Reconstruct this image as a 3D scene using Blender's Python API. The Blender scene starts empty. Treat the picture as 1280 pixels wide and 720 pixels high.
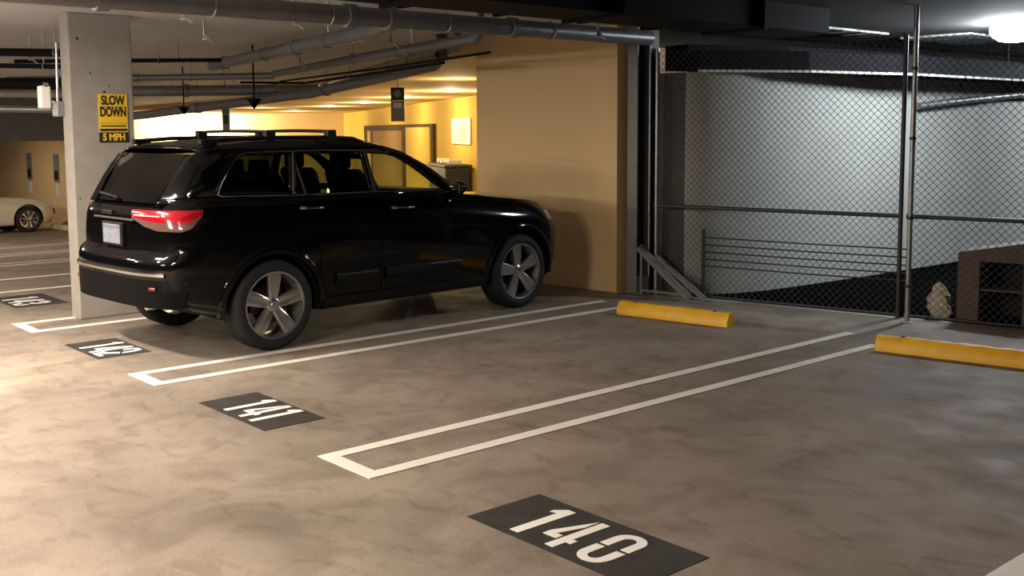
import bpy, bmesh, math, random
from mathutils import Vector, Matrix
random.seed(7)
C = bpy.context.scene.collection
PI = math.pi
def lerp(a, b, t): return a + (b - a) * t
def interp(x, pts):
    if x <= pts[0][0]: return pts[0][1]
    for (a, fa), (b, fb) in zip(pts, pts[1:]):
        if x <= b: return fa + (fb - fa) * (x - a) / (b - a)
    return pts[-1][1]

# ------------------------------------------------------------------ materials
def new_mat(name):
    m = bpy.data.materials.new(name); m.use_nodes = True
    return m, m.node_tree.nodes, m.node_tree.links
def mat(name, col, rough=.6, metal=0, coat=0, noise=0, nscale=20, bump=0, spec=.5, col2=None):
    m, N, L = new_mat(name); b = N['Principled BSDF']
    b.inputs['Base Color'].default_value = (*col, 1); b.inputs['Roughness'].default_value = rough
    b.inputs['Metallic'].default_value = metal; b.inputs['Coat Weight'].default_value = coat
    b.inputs['Coat Roughness'].default_value = .04
    b.inputs['Specular IOR Level'].default_value = spec
    if noise or bump:
        tc = N.new('ShaderNodeTexCoord'); n = N.new('ShaderNodeTexNoise')
        n.inputs['Scale'].default_value = nscale; n.inputs['Detail'].default_value = 6
        L.new(tc.outputs['Object'], n.inputs['Vector'])
        if noise:
            r = N.new('ShaderNodeValToRGB')
            r.color_ramp.elements[0].position = .3; r.color_ramp.elements[1].position = .7
            c2 = col2 or tuple(c * (1 - noise) for c in col)
            r.color_ramp.elements[0].color = (*c2, 1); r.color_ramp.elements[1].color = (*col, 1)
            L.new(n.outputs['Fac'], r.inputs['Fac']); L.new(r.outputs['Color'], b.inputs['Base Color'])
        if bump:
            bp = N.new('ShaderNodeBump'); bp.inputs['Strength'].default_value = bump; bp.inputs['Distance'].default_value = .01
            L.new(n.outputs['Fac'], bp.inputs['Height']); L.new(bp.outputs['Normal'], b.inputs['Normal'])
    return m
def emit(name, col, s):
    m, N, L = new_mat(name); N.remove(N['Principled BSDF']); e = N.new('ShaderNodeEmission')
    e.inputs['Color'].default_value = (*col, 1); e.inputs['Strength'].default_value = s
    L.new(e.outputs[0], N['Material Output'].inputs['Surface']); return m
def glass(name, tint, rough=.02, ior=1.35):
    m, N, L = new_mat(name); N.remove(N['Principled BSDF'])
    t = N.new('ShaderNodeBsdfTransparent'); t.inputs['Color'].default_value = (*tint, 1)
    g = N.new('ShaderNodeBsdfGlossy'); g.inputs['Roughness'].default_value = rough
    lw = N.new('ShaderNodeLayerWeight'); lw.inputs['Blend'].default_value = .5
    pw = N.new('ShaderNodeMath'); pw.operation = 'POWER'; pw.inputs[1].default_value = 5; L.new(lw.outputs['Facing'], pw.inputs[0])
    f0 = ((ior - 1) / (ior + 1)) ** 2
    f = N.new('ShaderNodeMath'); f.operation = 'MULTIPLY_ADD'; f.inputs[1].default_value = 1 - f0; f.inputs[2].default_value = f0
    L.new(pw.outputs[0], f.inputs[0])
    x = N.new('ShaderNodeMixShader')
    L.new(f.outputs[0], x.inputs['Fac']); L.new(t.outputs[0], x.inputs[1]); L.new(g.outputs[0], x.inputs[2])
    L.new(x.outputs[0], N['Material Output'].inputs['Surface']); return m

def floor_mat():
    m, N, L = new_mat('concrete_floor'); b = N['Principled BSDF']
    tc = N.new('ShaderNodeTexCoord')
    def noise(scale, detail, dist=0, vec=None, stretch=None):
        n = N.new('ShaderNodeTexNoise'); n.inputs['Scale'].default_value = scale
        n.inputs['Detail'].default_value = detail; n.inputs['Distortion'].default_value = dist
        if stretch:
            mp = N.new('ShaderNodeMapping'); mp.inputs['Scale'].default_value = stretch[:3]
            mp.inputs['Rotation'].default_value = (0, 0, stretch[3])
            L.new(tc.outputs['Object'], mp.inputs['Vector']); L.new(mp.outputs[0], n.inputs['Vector'])
        else: L.new(tc.outputs['Object'], n.inputs['Vector'])
        return n
    def ramp(src, p0, c0, p1, c1):
        r = N.new('ShaderNodeValToRGB'); e = r.color_ramp.elements
        e[0].position = p0; e[0].color = (*c0, 1); e[1].position = p1; e[1].color = (*c1, 1)
        L.new(src.outputs['Fac'], r.inputs['Fac']); return r
    def mult(a, bb, fac=1):
        x = N.new('ShaderNodeMixRGB'); x.blend_type = 'MULTIPLY'; x.inputs['Fac'].default_value = fac
        L.new(a.outputs[0], x.inputs[1]); L.new(bb.outputs[0], x.inputs[2]); return x
    big = ramp(noise(.55, 5, .6), .32, (.235, .192, .158), .68, (.35, .292, .24))
    med = ramp(noise(2.4, 8, .9, stretch=(1, .8, 1, .3)), .38, (.78, .76, .75), .56, (1, 1, 1))
    streak = ramp(noise(6, 9, .8, stretch=(.6, 1.2, 1, .9)), .32, (.74, .71, .69), .46, (1, 1, 1))
    fine = ramp(noise(60, 8), .3, (.86, .86, .86), .7, (1.05, 1.05, 1.05))
    c = mult(mult(mult(big, med), streak, .75), fine)
    L.new(c.outputs[0], b.inputs['Base Color']); b.inputs['Specular IOR Level'].default_value = .3
    rr = ramp(noise(3, 6), .3, (.6,)*3, .7, (.8,)*3); L.new(rr.outputs[0], b.inputs['Roughness'])
    bp = N.new('ShaderNodeBump'); bp.inputs['Strength'].default_value = .12; bp.inputs['Distance'].default_value = .01
    L.new(noise(35, 8).outputs['Fac'], bp.inputs['Height']); L.new(bp.outputs['Normal'], b.inputs['Normal'])
    return m

M = dict(
    floor=floor_mat(),
    ramp_dark=mat('ramp_near_black', (.003, .003, .0033), 1, spec=0, noise=.4, nscale=30),
    tan=mat('tan_paint', (.78, .55, .28), .55, noise=.06, nscale=1.5),
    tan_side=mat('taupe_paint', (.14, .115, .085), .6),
    lobby=mat('yellow_paint', (.85, .60, .13), .8, spec=.08),
    lobby_ceil=mat('cream_ceiling_paint', (.80, .60, .26), .8, spec=.08),
    white_wall=mat('white_paint', (.80, .62, .33), .6),
    ceiling=mat('ceiling_concrete', (.60, .61, .63), .8, noise=.15, nscale=1.2, bump=.1),
    grey_wall=mat('grey_block_paint', (.40, .41, .37), .7, noise=.10, nscale=2),
    column=mat('column_concrete', (.30, .275, .245), .75, noise=.15, nscale=5, bump=.15),
    leaf=mat('tan_leaf_paint', (.38, .25, .11), .8, spec=.05),
    frame=mat('brown_frame_paint', (.10, .065, .02), .8, spec=.05),
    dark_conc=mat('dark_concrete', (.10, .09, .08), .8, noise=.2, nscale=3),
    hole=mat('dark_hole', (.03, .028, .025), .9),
    pipe_black=mat('black_iron_pipe', (.006, .006, .008), .7, spec=.10, noise=.3, nscale=10),
    pipe_grey=mat('grey_steel_pipe', (.19, .19, .205), .4, metal=.3, noise=.2, nscale=8),
    pipe_tan=mat('painted_conduit', (.30, .27, .23), .5),
    galv=mat('galvanised_steel', (.42, .42, .43), .38, metal=.75, noise=.25, nscale=25),
    wire=mat('fence_wire', (.10, .105, .11), .5, metal=.4),
    rail=mat('dark_steel_rail', (.05, .05, .055), .5, metal=.4),
    steel=mat('grey_painted_steel', (.22, .225, .22), .45, noise=.2, nscale=12),
    steel_dark=mat('dark_steel', (.035, .035, .045), .5),
    chrome=mat('chrome', (.75, .75, .76), .12, metal=1),
    dchrome=mat('satin_chrome', (.28, .28, .28), .25, metal=1),
    paint=mat('black_car_paint', (.0022, .0022, .0025), .07, spec=.38),
    cladding=mat('black_plastic', (.005, .005, .005), .45, spec=.25),
    matte=mat('matte_black_plastic', (.0025, .0025, .0025), .6, spec=.08),
    rubber=mat('tyre_rubber', (.010, .010, .010), .75, bump=.2, nscale=80),
    alloy=mat('wheel_alloy', (.50, .49, .48), .28, metal=.9),
    interior=mat('dark_leather', (.012, .012, .012), .6),
    glass=glass('clear_green_glass', (.74, .84, .62), ior=1.4),
    privacy=glass('privacy_glass', (.13, .15, .105), ior=1.6), dark_privacy=glass('dark_privacy_glass', (.05, .05, .05), ior=1.6),
    rear_glass=glass('tinted_rear_glass', (.04, .04, .04), ior=1.45), shield=glass('windshield_glass', (.92, .95, .82), ior=1.15),
    red=mat('red_lens', (.36, .004, .014), .12, coat=1),
    dred=mat('dull_red_reflector', (.16, .01, .015), .3), board=mat('mottled_lit_patch', (.80, .80, .78), .8, noise=.75, nscale=14), smoke=mat('smoked_pink_lens', (.13, .07, .06), .12, coat=1), clear=mat('clear_lens', (.62, .50, .46), .12, coat=1),
    plate=mat('licence_plate_paint', (.22, .23, .27), .4, noise=.35, nscale=28),
    white_car=mat('white_car_paint', (.78, .72, .62), .2, coat=1),
    yellow=mat('yellow_stop_paint', (.88, .50, .012), .5, noise=.5, nscale=7, bump=.25, col2=(.76, .38, .010)),
    cream=mat('cream_stop_paint', (.62, .52, .34), .6),
    line=mat('white_line_paint', (.92, .88, .80), .6, noise=.12, nscale=9),
    black_paint=mat('black_floor_paint', (.030, .028, .026), .6, noise=.35, nscale=7, col2=(.05, .046, .042)),
    white_paint=mat('white_number_paint', (.95, .93, .90), .6, noise=.04, nscale=12),
    sign_y=mat('yellow_sign', (.78, .50, .03), .5),
    sign_k=mat('black_sign', (.02, .018, .015), .5),
    sign_w=mat('white_sign', (.75, .74, .70), .5),
    sign_g=mat('grey_sign', (.22, .22, .20), .5),
    bin=mat('dark_blue_plastic', (.02, .02, .035), .5),
    ply=mat('brown_plywood', (.15, .10, .075), .7, noise=.3, nscale=6),
    bag=mat('pale_crumpled_plastic', (.80, .68, .55), .5, noise=.4, nscale=18),
    blue=mat('faded_blue_paint', (.10, .13, .19), .6),
    lamp_cold=emit('cold_lamp_glow', (.84, .92, 1), 230),
    lamp_warm=emit('warm_lamp_glow', (1, .86, .55), 16),
    lamp_white=emit('white_lamp_glow', (1, .95, .84), 10),
)

# ------------------------------------------------------------------ mesh helpers
class MB:
    def __init__(s): s.v = []; s.f = []
    def add(s, vs, fs):
        n = len(s.v); s.v += [tuple(v) for v in vs]; s.f += [tuple(i + n for i in f) for f in fs]; return s
    def box(s, x0, x1, y0, y1, z0, z1, mtx=None):
        vs = [Vector((x, y, z)) for z in (z0, z1) for y in (y0, y1) for x in (x0, x1)]
        if mtx: vs = [mtx @ v for v in vs]
        return s.add(vs, [(0, 2, 3, 1), (4, 5, 7, 6), (0, 1, 5, 4), (2, 6, 7, 3), (0, 4, 6, 2), (1, 3, 7, 5)])
    def prism(s, pts, a, b, axis='z', mtx=None):
        """polygon pts extruded from a to b along axis"""
        def mk(p, h):
            if axis == 'z': return Vector((p[0], p[1], h))
            if axis == 'x': return Vector((h, p[0], p[1]))
            return Vector((p[0], h, p[1]))
        n = len(pts); vs = [mk(p, a) for p in pts] + [mk(p, b) for p in pts]
        if mtx: vs = [mtx @ v for v in vs]
        return s.add(vs, [tuple(range(n))[::-1], tuple(range(n, 2 * n))] + [(i, (i + 1) % n, (i + 1) % n + n, i + n) for i in range(n)])
    def tube(s, path, r, n=10, cap=True, closed=False):
        P = [Vector(p) for p in path]; k = len(P); rings = []
        for i, p in enumerate(P):
            if closed: t = (P[(i + 1) % k] - P[i - 1])
            else: t = (P[min(i + 1, k - 1)] - P[max(i - 1, 0)])
            t.normalize(); up = Vector((0, 0, 1)) if abs(t.z) < .95 else Vector((1, 0, 0))
            a = t.cross(up).normalized(); b = a.cross(t)
            rr = r[i] if isinstance(r, (list, tuple)) else r
            rings.append([p + a * rr * math.cos(2 * PI * j / n) + b * rr * math.sin(2 * PI * j / n) for j in range(n)])
        vs = [v for rg in rings for v in rg]; fs = []
        m = k if closed else k - 1
        for i in range(m):
            i2 = (i + 1) % k
            for j in range(n):
                fs.append((i * n + j, i * n + (j + 1) % n, i2 * n + (j + 1) % n, i2 * n + j))
        if cap and not closed: fs += [tuple(range(n))[::-1], tuple(range((k - 1) * n, k * n))]
        return s.add(vs, fs)
    def lathe(s, prof, c=(0, 0, 0), axis='z', n=32, closed=True):
        """prof: list of (r, h)"""
        vs = []
        for r, h in prof:
            for j in range(n):
                a = 2 * PI * j / n; u, w = r * math.cos(a), r * math.sin(a)
                p = (u, w, h) if axis == 'z' else ((h, u, w) if axis == 'x' else (u, h, w))
                vs.append((p[0] + c[0], p[1] + c[1], p[2] + c[2]))
        fs = []
        for i in range(len(prof) - 1):
            for j in range(n): fs.append((i * n + j, i * n + (j + 1) % n, (i + 1) * n + (j + 1) % n, (i + 1) * n + j))
        if closed: fs += [tuple(range(n))[::-1], tuple(range((len(prof) - 1) * n, len(prof) * n))]
        return s.add(vs, fs)
    def grid(s, rows, thick=None, flip=False):
        """rows: list of equal-length point rows"""
        h, w = len(rows), len(rows[0]); vs = [p for r in rows for p in r]
        fs = [(i * w + j, i * w + j + 1, (i + 1) * w + j + 1, (i + 1) * w + j) for i in range(h - 1) for j in range(w - 1)]
        if flip: fs = [f[::-1] for f in fs]
        return s.add(vs, fs)
    def mesh(s, name, smooth=None):
        me = bpy.data.meshes.new(name); me.from_pydata(s.v, [], s.f); me.update()
        bm = bmesh.new(); bm.from_mesh(me); bmesh.ops.remove_doubles(bm, verts=bm.verts, dist=1e-5)
        bmesh.ops.recalc_face_normals(bm, faces=bm.faces); bm.to_mesh(me); bm.free()
        if smooth: shade(me, smooth)
        return me
    def build(s, name, material, parent=None, smooth=None, bevel=0, solid=0, loc=None):
        o = bpy.data.objects.new(name, s.mesh(name, smooth)); C.objects.link(o)
        o.data.materials.append(material)
        if parent: o.parent = parent
        if loc: o.location = loc
        if solid:
            md = o.modifiers.new('solidify', 'SOLIDIFY'); md.thickness = solid; md.offset = 0
        if bevel:
            md = o.modifiers.new('bevel', 'BEVEL'); md.width = bevel; md.segments = 2; md.limit_method = 'ANGLE'
        return o
def shade(me, deg):
    for p in me.polygons: p.use_smooth = True
    try: me.set_sharp_from_angle(angle=math.radians(deg))
    except Exception: pass
def tag(o, label=None, cat=None, group=None, kind=None):
    if label: o['label'] = label
    if cat: o['category'] = cat
    if group: o['group'] = group
    if kind: o['kind'] = kind
    return o
def empty(name, loc=(0, 0, 0), rz=0):
    o = bpy.data.objects.new(name, None); C.objects.link(o); o.location = loc; o.rotation_euler = (0, 0, rz)
    o.empty_display_size = .2; return o
def struct(o): o['kind'] = 'structure'; return o
def copy_tree(o, parent=None):
    c = o.copy(); C.objects.link(c)
    if parent: c.parent = parent
    for ch in list(o.children): copy_tree(ch, c)
    return c
def text_obj(name, s, size, material, mtx, parent, xs=1.0, extrude=.001):
    cu = bpy.data.curves.new(name, 'FONT'); cu.body = s; cu.size = size; cu.align_x = 'CENTER'; cu.align_y = 'CENTER'
    cu.extrude = extrude; cu.offset = size * .035
    t = bpy.data.objects.new('tmp', cu); C.objects.link(t)
    bpy.context.view_layer.update()
    me = bpy.data.meshes.new_from_object(t.evaluated_get(bpy.context.evaluated_depsgraph_get()))
    bpy.data.objects.remove(t)
    me.transform(mtx @ Matrix.Diagonal((xs, 1, 1, 1)))
    o = bpy.data.objects.new(name, me); C.objects.link(o); me.materials.clear(); me.materials.append(material)
    if parent: o.parent = parent
    return o

# ------------------------------------------------------------------ setting
H_CEIL = 3.0
SX, SL = -14.5, .0504                      # west of SX the floor falls away
def fz(x): return SL * (x - SX) if x < SX else 0.0
mb = MB()
ys = [-16 + 4 * i for i in range(15)]
xs = [12, 6, 0, -6, -12, -14.5, -20, -30, -45, -62, -80]
mb.grid([[(x, y, fz(x)) for y in ys] for x in xs], flip=True)
struct(mb.build('floor', M['floor']))
mb = MB().grid([[(x, y, H_CEIL) for y in (-16, 8, 40)] for x in (12, -20, -50, -80)])
struct(mb.build('ceiling', M['ceiling'], solid=0))
# tan wall behind the black car
mb = MB().prism([(-8.26, 8.80), (-8.26, 9.30), (-8.46, 9.30), (-10.25, 9.1), (-10.45, 13.0), (-10.65, 13.0), (-10.45, 8.57)][:0] or
                [(-8.26, 8.80), (-8.26, 8.97), (-10.25, 8.76), (-10.25, 13.3), (-10.45, 13.3), (-10.45, 8.57)], 0, H_CEIL)
struct(mb.build('wall_back', M['tan']))
# concrete return behind the steel post
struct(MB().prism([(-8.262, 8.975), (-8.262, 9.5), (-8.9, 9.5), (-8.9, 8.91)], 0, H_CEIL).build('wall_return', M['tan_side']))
# grey wall along the ramp behind the fence
struct(MB().box(-8.25, -7.62, 9.22, 9.42, 0, 2.465).build('wall_ramp_return', M['dark_conc']))  # return of the same wall, its shade put in as a darker colour
P = [(-7.62, 9.215), (-7.60, 9.22), (-7.42, 9.45), (-7.27, 9.72), (-7.17, 10.1), (-7.12, 10.6), (-7.02, 12.0), (-6.90, 15.7), (-6.8, 24.0)]
n_ = len(P)
struct(MB().prism(P + [(x - .25, y + .12) for x, y in P[::-1]], 0, 2.465).build('wall_ramp', M['grey_wall'], smooth=40))
struct(MB().box(-7.0, 4.0, 24.0, 24.3, -.5, H_CEIL).build('wall_ramp_end', M['dark_conc']))
struct(MB().box(4.0, 4.3, -16.0, 24.3, -.1, H_CEIL).build('wall_right', M['dark_conc']))
struct(MB().box(-80, 4.3, -16.3, -16.0, -5, H_CEIL).build('wall_front', M['dark_conc']))
struct(MB().prism([(-8.1, 9.30), (-7.3, 9.0), (-7.3, 6.2), (-2.0, 4.2), (3.9, 4.2), (3.9, 24), (-7.2, 24)], 2.975, 2.998).build('ceiling_ramp', M['hole']))  # thin dark sheet added under the slab to darken this ceiling
# dark ramp surface behind the fence
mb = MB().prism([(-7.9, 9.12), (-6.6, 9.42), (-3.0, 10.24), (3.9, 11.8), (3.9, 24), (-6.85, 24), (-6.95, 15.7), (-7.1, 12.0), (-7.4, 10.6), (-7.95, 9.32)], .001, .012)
struct(mb.build('floor_ramp', M['ramp_dark']))
# lobby: long yellow wall, dropped cream ceiling, end wall
LW0, LW1 = Vector((-10.45, 13.18)), Vector((-55.6, 35.2))
lt = (LW1 - LW0).normalized(); ln = Vector((-lt.y, lt.x))     # ln points away from the lobby
if ln.y < 0: ln = -ln
def LWp(t, off=0): return LW0 + lt * t + ln * off
Lw = (LW1 - LW0).length
a, b, c_, d = LWp(0), LWp(Lw), LWp(Lw, .3), LWp(0, .3)
struct(MB().prism([tuple(q) for q in (a, b, c_, d)], -2.4, H_CEIL).build('wall_lobby', M['lobby']))
mb = MB().prism([(-55.6, 35.2), (-64.5, 25.0), (-64.9, 25.3), (-56, 35.6)], -3, H_CEIL)
struct(mb.build('wall_lobby_end', M['white_wall']))
BD = [(-10.45, 8.69), (-22.0, 13.45), (-35.24, 18.95), (-49.0, 20.2), (-64.5, 22.0)]
mb = MB().prism(BD + [(-64.5, 25.2), (-55.6, 35.2), (-10.45, 13.18)], 2.83, 2.995)
struct(mb.build('ceiling_lobby', M['lobby_ceil']))
# far tan wall in front of the white car, with a low dark block before it
struct(MB().box(-62, -28.3, 9.95, 10.2, -2.6, H_CEIL).build('wall_far', M['tan']))
struct(MB().box(-80, -79.7, -16, 40, -3.6, H_CEIL).build('wall_left', M['dark_conc']))
struct(MB().prism([(-26.2, 9.93), (-26.2, 9.6), (-28.4, 7.0), (-32, 2.0), (-32.4, 2.2), (-28.3, 9.93)], 1.62, H_CEIL).build('trim_1', M['dark_conc']))

# door in the lobby wall: dark reveal on the left, lighter leaf on the right
def on_lobby(px_t0, px_t1, z0, z1, off0, off1):
    q = [LWp(px_t0, off0), LWp(px_t1, off0), LWp(px_t1, off1), LWp(px_t0, off1)]
    return MB().prism([tuple(p) for p in q], z0, z1)
dr = empty('door_1'); struct(dr)
on_lobby(21.6, 40.0, -1.6, 2.05, -.12, -.02).build('door_frame', M['frame'], dr)
on_lobby(22.0, 27.0, -1.5, 1.93, -.16, -.10).build('door_leaf', M['lobby'], dr)
on_lobby(28.0, 36.5, -1.5, 1.80, -.16, -.10).build('side_leaf', M['leaf'], dr)
on_lobby(37.3, 38.3, -1.5, 1.80, -.18, -.10).build('door_jamb', M['lobby_ceil'], dr)
nb = empty('notice_board', (0, 0, 0))
tag(nb, 'pale notice sheet with faint lines of print on the yellow lobby wall', 'notice')
on_lobby(16.1, 18.8, 1.39, 2.19, -.05, -.01).build('board', M['sign_w'], nb)
for k in range(7):
    on_lobby(16.5 + .2 * (k % 2), 18.3 - .25 * (k % 3), 2.05 - .09 * k, 2.075 - .09 * k, -.056, -.05).build('print_line', M['lobby_ceil'], nb)
# dark recycling cart at the foot of the lobby wall
bp_ = LWp(17.1, -.5)
ct = empty('waste_cart', (bp_.x, bp_.y, fz(bp_.x)), math.atan2(lt.y, lt.x))
tag(ct, 'dark blue waste cart with white scraps on top against the yellow lobby wall', 'cart')
cz = .72 - fz(bp_.x)
MB().prism([(-1.15, 0), (1.15, 0), (1.35, 1), (-1.35, 1)], -.38, .38, 'y', Matrix.Diagonal((1, 1, cz, 1))).build('bin_body', M['bin'], ct, bevel=.04)
MB().box(-1.4, 1.4, -.42, .42, cz, cz + .08).build('rim', M['sign_k'], ct, bevel=.02)
for dx, w_, h_ in ((-.8, .16, .14), (-.3, .10, .10), (.25, .18, .09), (.8, .10, .14)):
    MB().box(dx - w_, dx + w_, -.2, .2, cz + .08, cz + .08 + h_).build('paper_scrap', M['sign_w'], ct, bevel=.03)
for sx in (-.95, .95):
    for sy in (-.3, .3): MB().lathe([(.02, -.05), (.1, -.05), (.1, .05), (.02, .05)], (sx, sy, .1), 'y', 16).build('wheel', M['rubber'], ct)

# ------------------------------------------------------------------ painted markings
def stall_line(xl, xr, y0, y1l, y1r, label, group=None, w=.095):
    mb = MB(); h = .004
    def q(x0, x1, ya, yb):
        nseg = max(1, int((yb - ya) / .5))
        mb.box(x0, x1, ya, yb, 0, h)
    q(xl - w / 2, xl + w / 2, y0, y1l); q(xr - w / 2, xr + w / 2, y0, y1r); q(xl + w / 2, xr - w / 2, y0, y0 + w)
    for i, v in enumerate(mb.v): mb.v[i] = (v[0], v[1], v[2] + fz(v[0]) + .0005)
    o = mb.build('stall_line', M['line'])
    return tag(o, label, 'floor marking', 'painted double stall lines')
stall_line(-10.84, -10.32, 3.08, 8.3, 8.3, 'white double stall line ending beside the concrete column, left of the black car')
stall_line(-7.95, -7.54, 3.08, 8.27, 8.10, 'white double stall line between the black car and stall 141')
stall_line(-5.17, -4.73, 3.08, 8.60, 8.27, 'white double stall line between stall 141 and stall 140')
stall_line(-1.86, -1.40, 3.08, 8.9, 8.9, 'white double stall line at the bottom right corner of the floor', w=.13)
stall_line(-14.25, -13.12, 3.3, 8.6, 8.6, 'wide pair of white stall lines seen just left of the concrete column')
stall_line(-17.1, -16.6, 4.4, 8.8, 8.8, 'faint white stall line far left, third pair from the white car')
stall_line(-19.5, -19.0, 4.4, 9.0, 9.0, 'faint white stall line far left, second pair from the white car')
stall_line(-21.95, -21.45, 4.4, 9.2, 9.2, 'white stall line far left, first pair in front of the white car')

def glyph(ch, w, h):
    """stencil glyph polygons, origin bottom-left"""
    s = .30 * w; out = []
    if ch == '1':
        out.append([(w * .36, 0), (w * .70, 0), (w * .70, h), (w * .40, h), (w * .12, h * .86), (w * .12, h * .79), (w * .36, h * .82)])
    elif ch == '4':
        out.append([(w * .58, 0), (w * .88, 0), (w * .88, h), (w * .60, h)][:2] + [(w * .88, h * .99), (w * .58, h * .99)])
        out.append([(0, h * .22), (w * .50, h * .22), (w * .50, h * .34), (w * .27, h * .34), (w * .50, h * .72), (w * .50, h * .99), (0, h * .36)])
        out.append([(w * .88, h * .22), (w * 1.05, h * .22), (w * 1.05, h * .34), (w * .88, h * .34)])
    elif ch in '0':
        def arc(sgn):
            cy = h * .78 if sgn > 0 else h * .22; pts = []
            for k in range(11):
                a = PI * k / 10; pts.append((w * .5 + w * .5 * math.cos(a), cy + sgn * h * .22 * math.sin(a)))
            e = h * .53 if sgn > 0 else h * .47
            inn = [(w * .5 + (w * .5 - s) * math.cos(PI - PI * k / 10), cy + sgn * (h * .22 - s * .8) * math.sin(PI * k / 10)) for k in range(11)]
            return [(w, e)] + pts + [(0, e), (s, e)] + inn + [(w - s, e)]
        out.append(arc(1)); out.append(arc(-1))
    elif ch == '2':
        out.append([(w, h * .50), (w, h * .8), (w * .8, h), (w * .2, h), (0, h * .82), (0, h * .68), (s, h * .68), (s, h * .8), (w * .35, h * .9), (w * .62, h * .9), (w - s, h * .78), (w - s, h * .58)])
        out.append([(0, 0), (w, 0), (w, h * .1), (s * 1.2, h * .1), (w - s * .2, h * .46), (w - s * 1.2, h * .52), (0, h * .14)])
    elif ch == '3':
        out.append([(w * .3, h * .45), (w * .8, h * .45), (w, h * .6), (w, h * .85), (w * .8, h), (w * .2, h), (0, h * .84), (0, h * .74), (s, h * .74), (w * .4, h * .9), (w * .6, h * .9), (w - s, h * .8), (w - s, h * .62), (w * .6, h * .55), (w * .3, h * .55)])
        out.append([(w * .8, h * .42), (w, h * .32), (w, h * .15), (w * .8, 0), (w * .2, 0), (0, h * .16), (0, h * .26), (s, h * .26), (w * .4, h * .1), (w * .6, h * .1), (w - s, h * .2), (w - s, h * .36)])
    return out
def number_plate(txt, x0, x1, y0, y1, digits, dw, label, shear=0):
    """black painted rectangle with white stencilled digits on the floor"""
    root = empty('stall_number', ((x0 + x1) / 2, y0, 0)); cx = (x0 + x1) / 2
    tag(root, label, 'stall number', 'stencilled stall numbers')
    MB().box(x0 - cx, x1 - cx, 0, y1 - y0, .0005, .003).build('black_background', M['black_paint'], root)
    for ch, x in zip(txt, digits):
        mb = MB()
        for poly in glyph(ch, dw, .375): mb.prism([(px + x - cx, py + .045) for px, py in poly], .0032, .0052)
        mb.build('digit', M['white_paint'], root)
    return root
number_plate('140', -3.90, -2.81, 3.115, 3.59, (-3.70, -3.50, -3.245), .175, 'black floor rectangle stencilled 140 in white, nearest the camera')
number_plate('141', -6.82, -5.89, 3.105, 3.545, (-6.59, -6.41, -6.235), .15, 'black floor rectangle stencilled 141 in white, in the middle stall')
number_plate('142', -9.50, -8.70, 3.11, 3.56, (-9.32, -9.13, -8.95), .16, 'black floor rectangle stencilled 142 in white, behind the black car')
number_plate('143', -12.75, -11.85, 3.40, 3.95, (-12.55, -12.35, -12.14), .16, 'small black floor rectangle stencilled 143 in white, left of the column')

# ------------------------------------------------------------------ wheel stops
def wheel_stop(p0, p1, name_label, m, holes=True, h=.125, z=0.0):
    """p0,p1: front bottom edge ends (towards the aisle)"""
    p0, p1 = Vector(p0), Vector(p1); L = (p1 - p0).length; a = math.atan2((p1 - p0).y, (p1 - p0).x)
    root = empty('wheel_stop', (p0.x, p0.y, z), a); tag(root, name_label, 'wheel stop', 'painted concrete wheel stops')
    n = 26; rows = []
    prof = [(0, 0), (.0, .045), (.035, h - .02), (.05, h), (.115, h), (.135, h - .02), (.165, .045), (.165, 0)]
    for i in range(n + 1):
        x = L * i / n; r = []
        for (yy, zz) in prof:
            j = .0035 if 0 < i < n else 0
            r.append((x, yy + random.uniform(-j, j), max(0, zz + (random.uniform(-j, j) if zz else 0))))
        rows.append(r)
    mb = MB().grid(rows); k = len(prof)
    mb.f += [tuple(range(k)), tuple(range(n * k, n * k + k))[::-1]]
    mb.build('block', m, root, smooth=35)
    for hx in (L * .14, L * .86):
        MB().lathe([(.001, h + .0), (.018, h), (.018, h + .006), (.001, h + .008)], (hx, .083, 0), 'z', 12).build('anchor_pin', M['hole'], root)
    return root
wheel_stop((-7.30, 7.78), (-6.09, 7.99), 'yellow concrete wheel stop in front of the diagonal steel brace', M['yellow'])
wheel_stop((-4.62, 8.06), (-3.18, 8.34), 'yellow concrete wheel stop at the right edge before the fence', M['yellow'])
wheel_stop((-29.2, 9.35), (-27.6, 9.5), 'cream concrete wheel stop under the nose of the white car', M['cream'], z=fz(-28.4))

# ------------------------------------------------------------------ concrete column with sign and camera
cl = empty('concrete_column', (-10.66, 3.66, 0)); tag(cl, 'bare concrete column with yellow warning sign behind the black car', 'column')
MB().box(-.24, 0, 0, .62, 0, H_CEIL).build('shaft', M['column'], cl, bevel=.012)
for (yy, zz, r) in ((.09, 2.75, .014), (.20, 2.42, .009), (.33, 2.24, .013), (.38, 2.30, .008), (.05, 1.2, .008)):
    MB().lathe([(.0005, .0), (r, .0), (r, .0015), (.0005, .0015)], (0, yy, zz), 'x', 12).build('form_tie_hole', M['hole'], cl)
sg = empty('warning_sign', (-10.655, 4.065, 1.98)); tag(sg, 'yellow and black SLOW DOWN 5 MPH sign on the concrete column', 'sign')
MB().box(0, .004, -.145, .145, -.045, .24).build('upper_panel', M['sign_y'], sg)
MB().box(0, .004, -.145, .145, -.135, -.050).build('middle_panel', M['sign_y'], sg)
MB().box(.004, .006, -.135, .135, -.125, -.100).build('middle_band', M['sign_k'], sg)
MB().box(0, .004, -.145, .145, -.235, -.137).build('lower_panel', M['sign_k'], sg)
SM = lambda y, z: Matrix.Translation((.006, y, z)) @ Matrix(((0, 0, 1, 0), (1, 0, 0, 0), (0, 1, 0, 0), (0, 0, 0, 1)))
text_obj('lettering', 'SLOW', .125, M['sign_k'], SM(0, .175), sg, .66)
text_obj('lettering', 'DOWN', .125, M['sign_k'], SM(0, .060), sg, .62)
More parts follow.
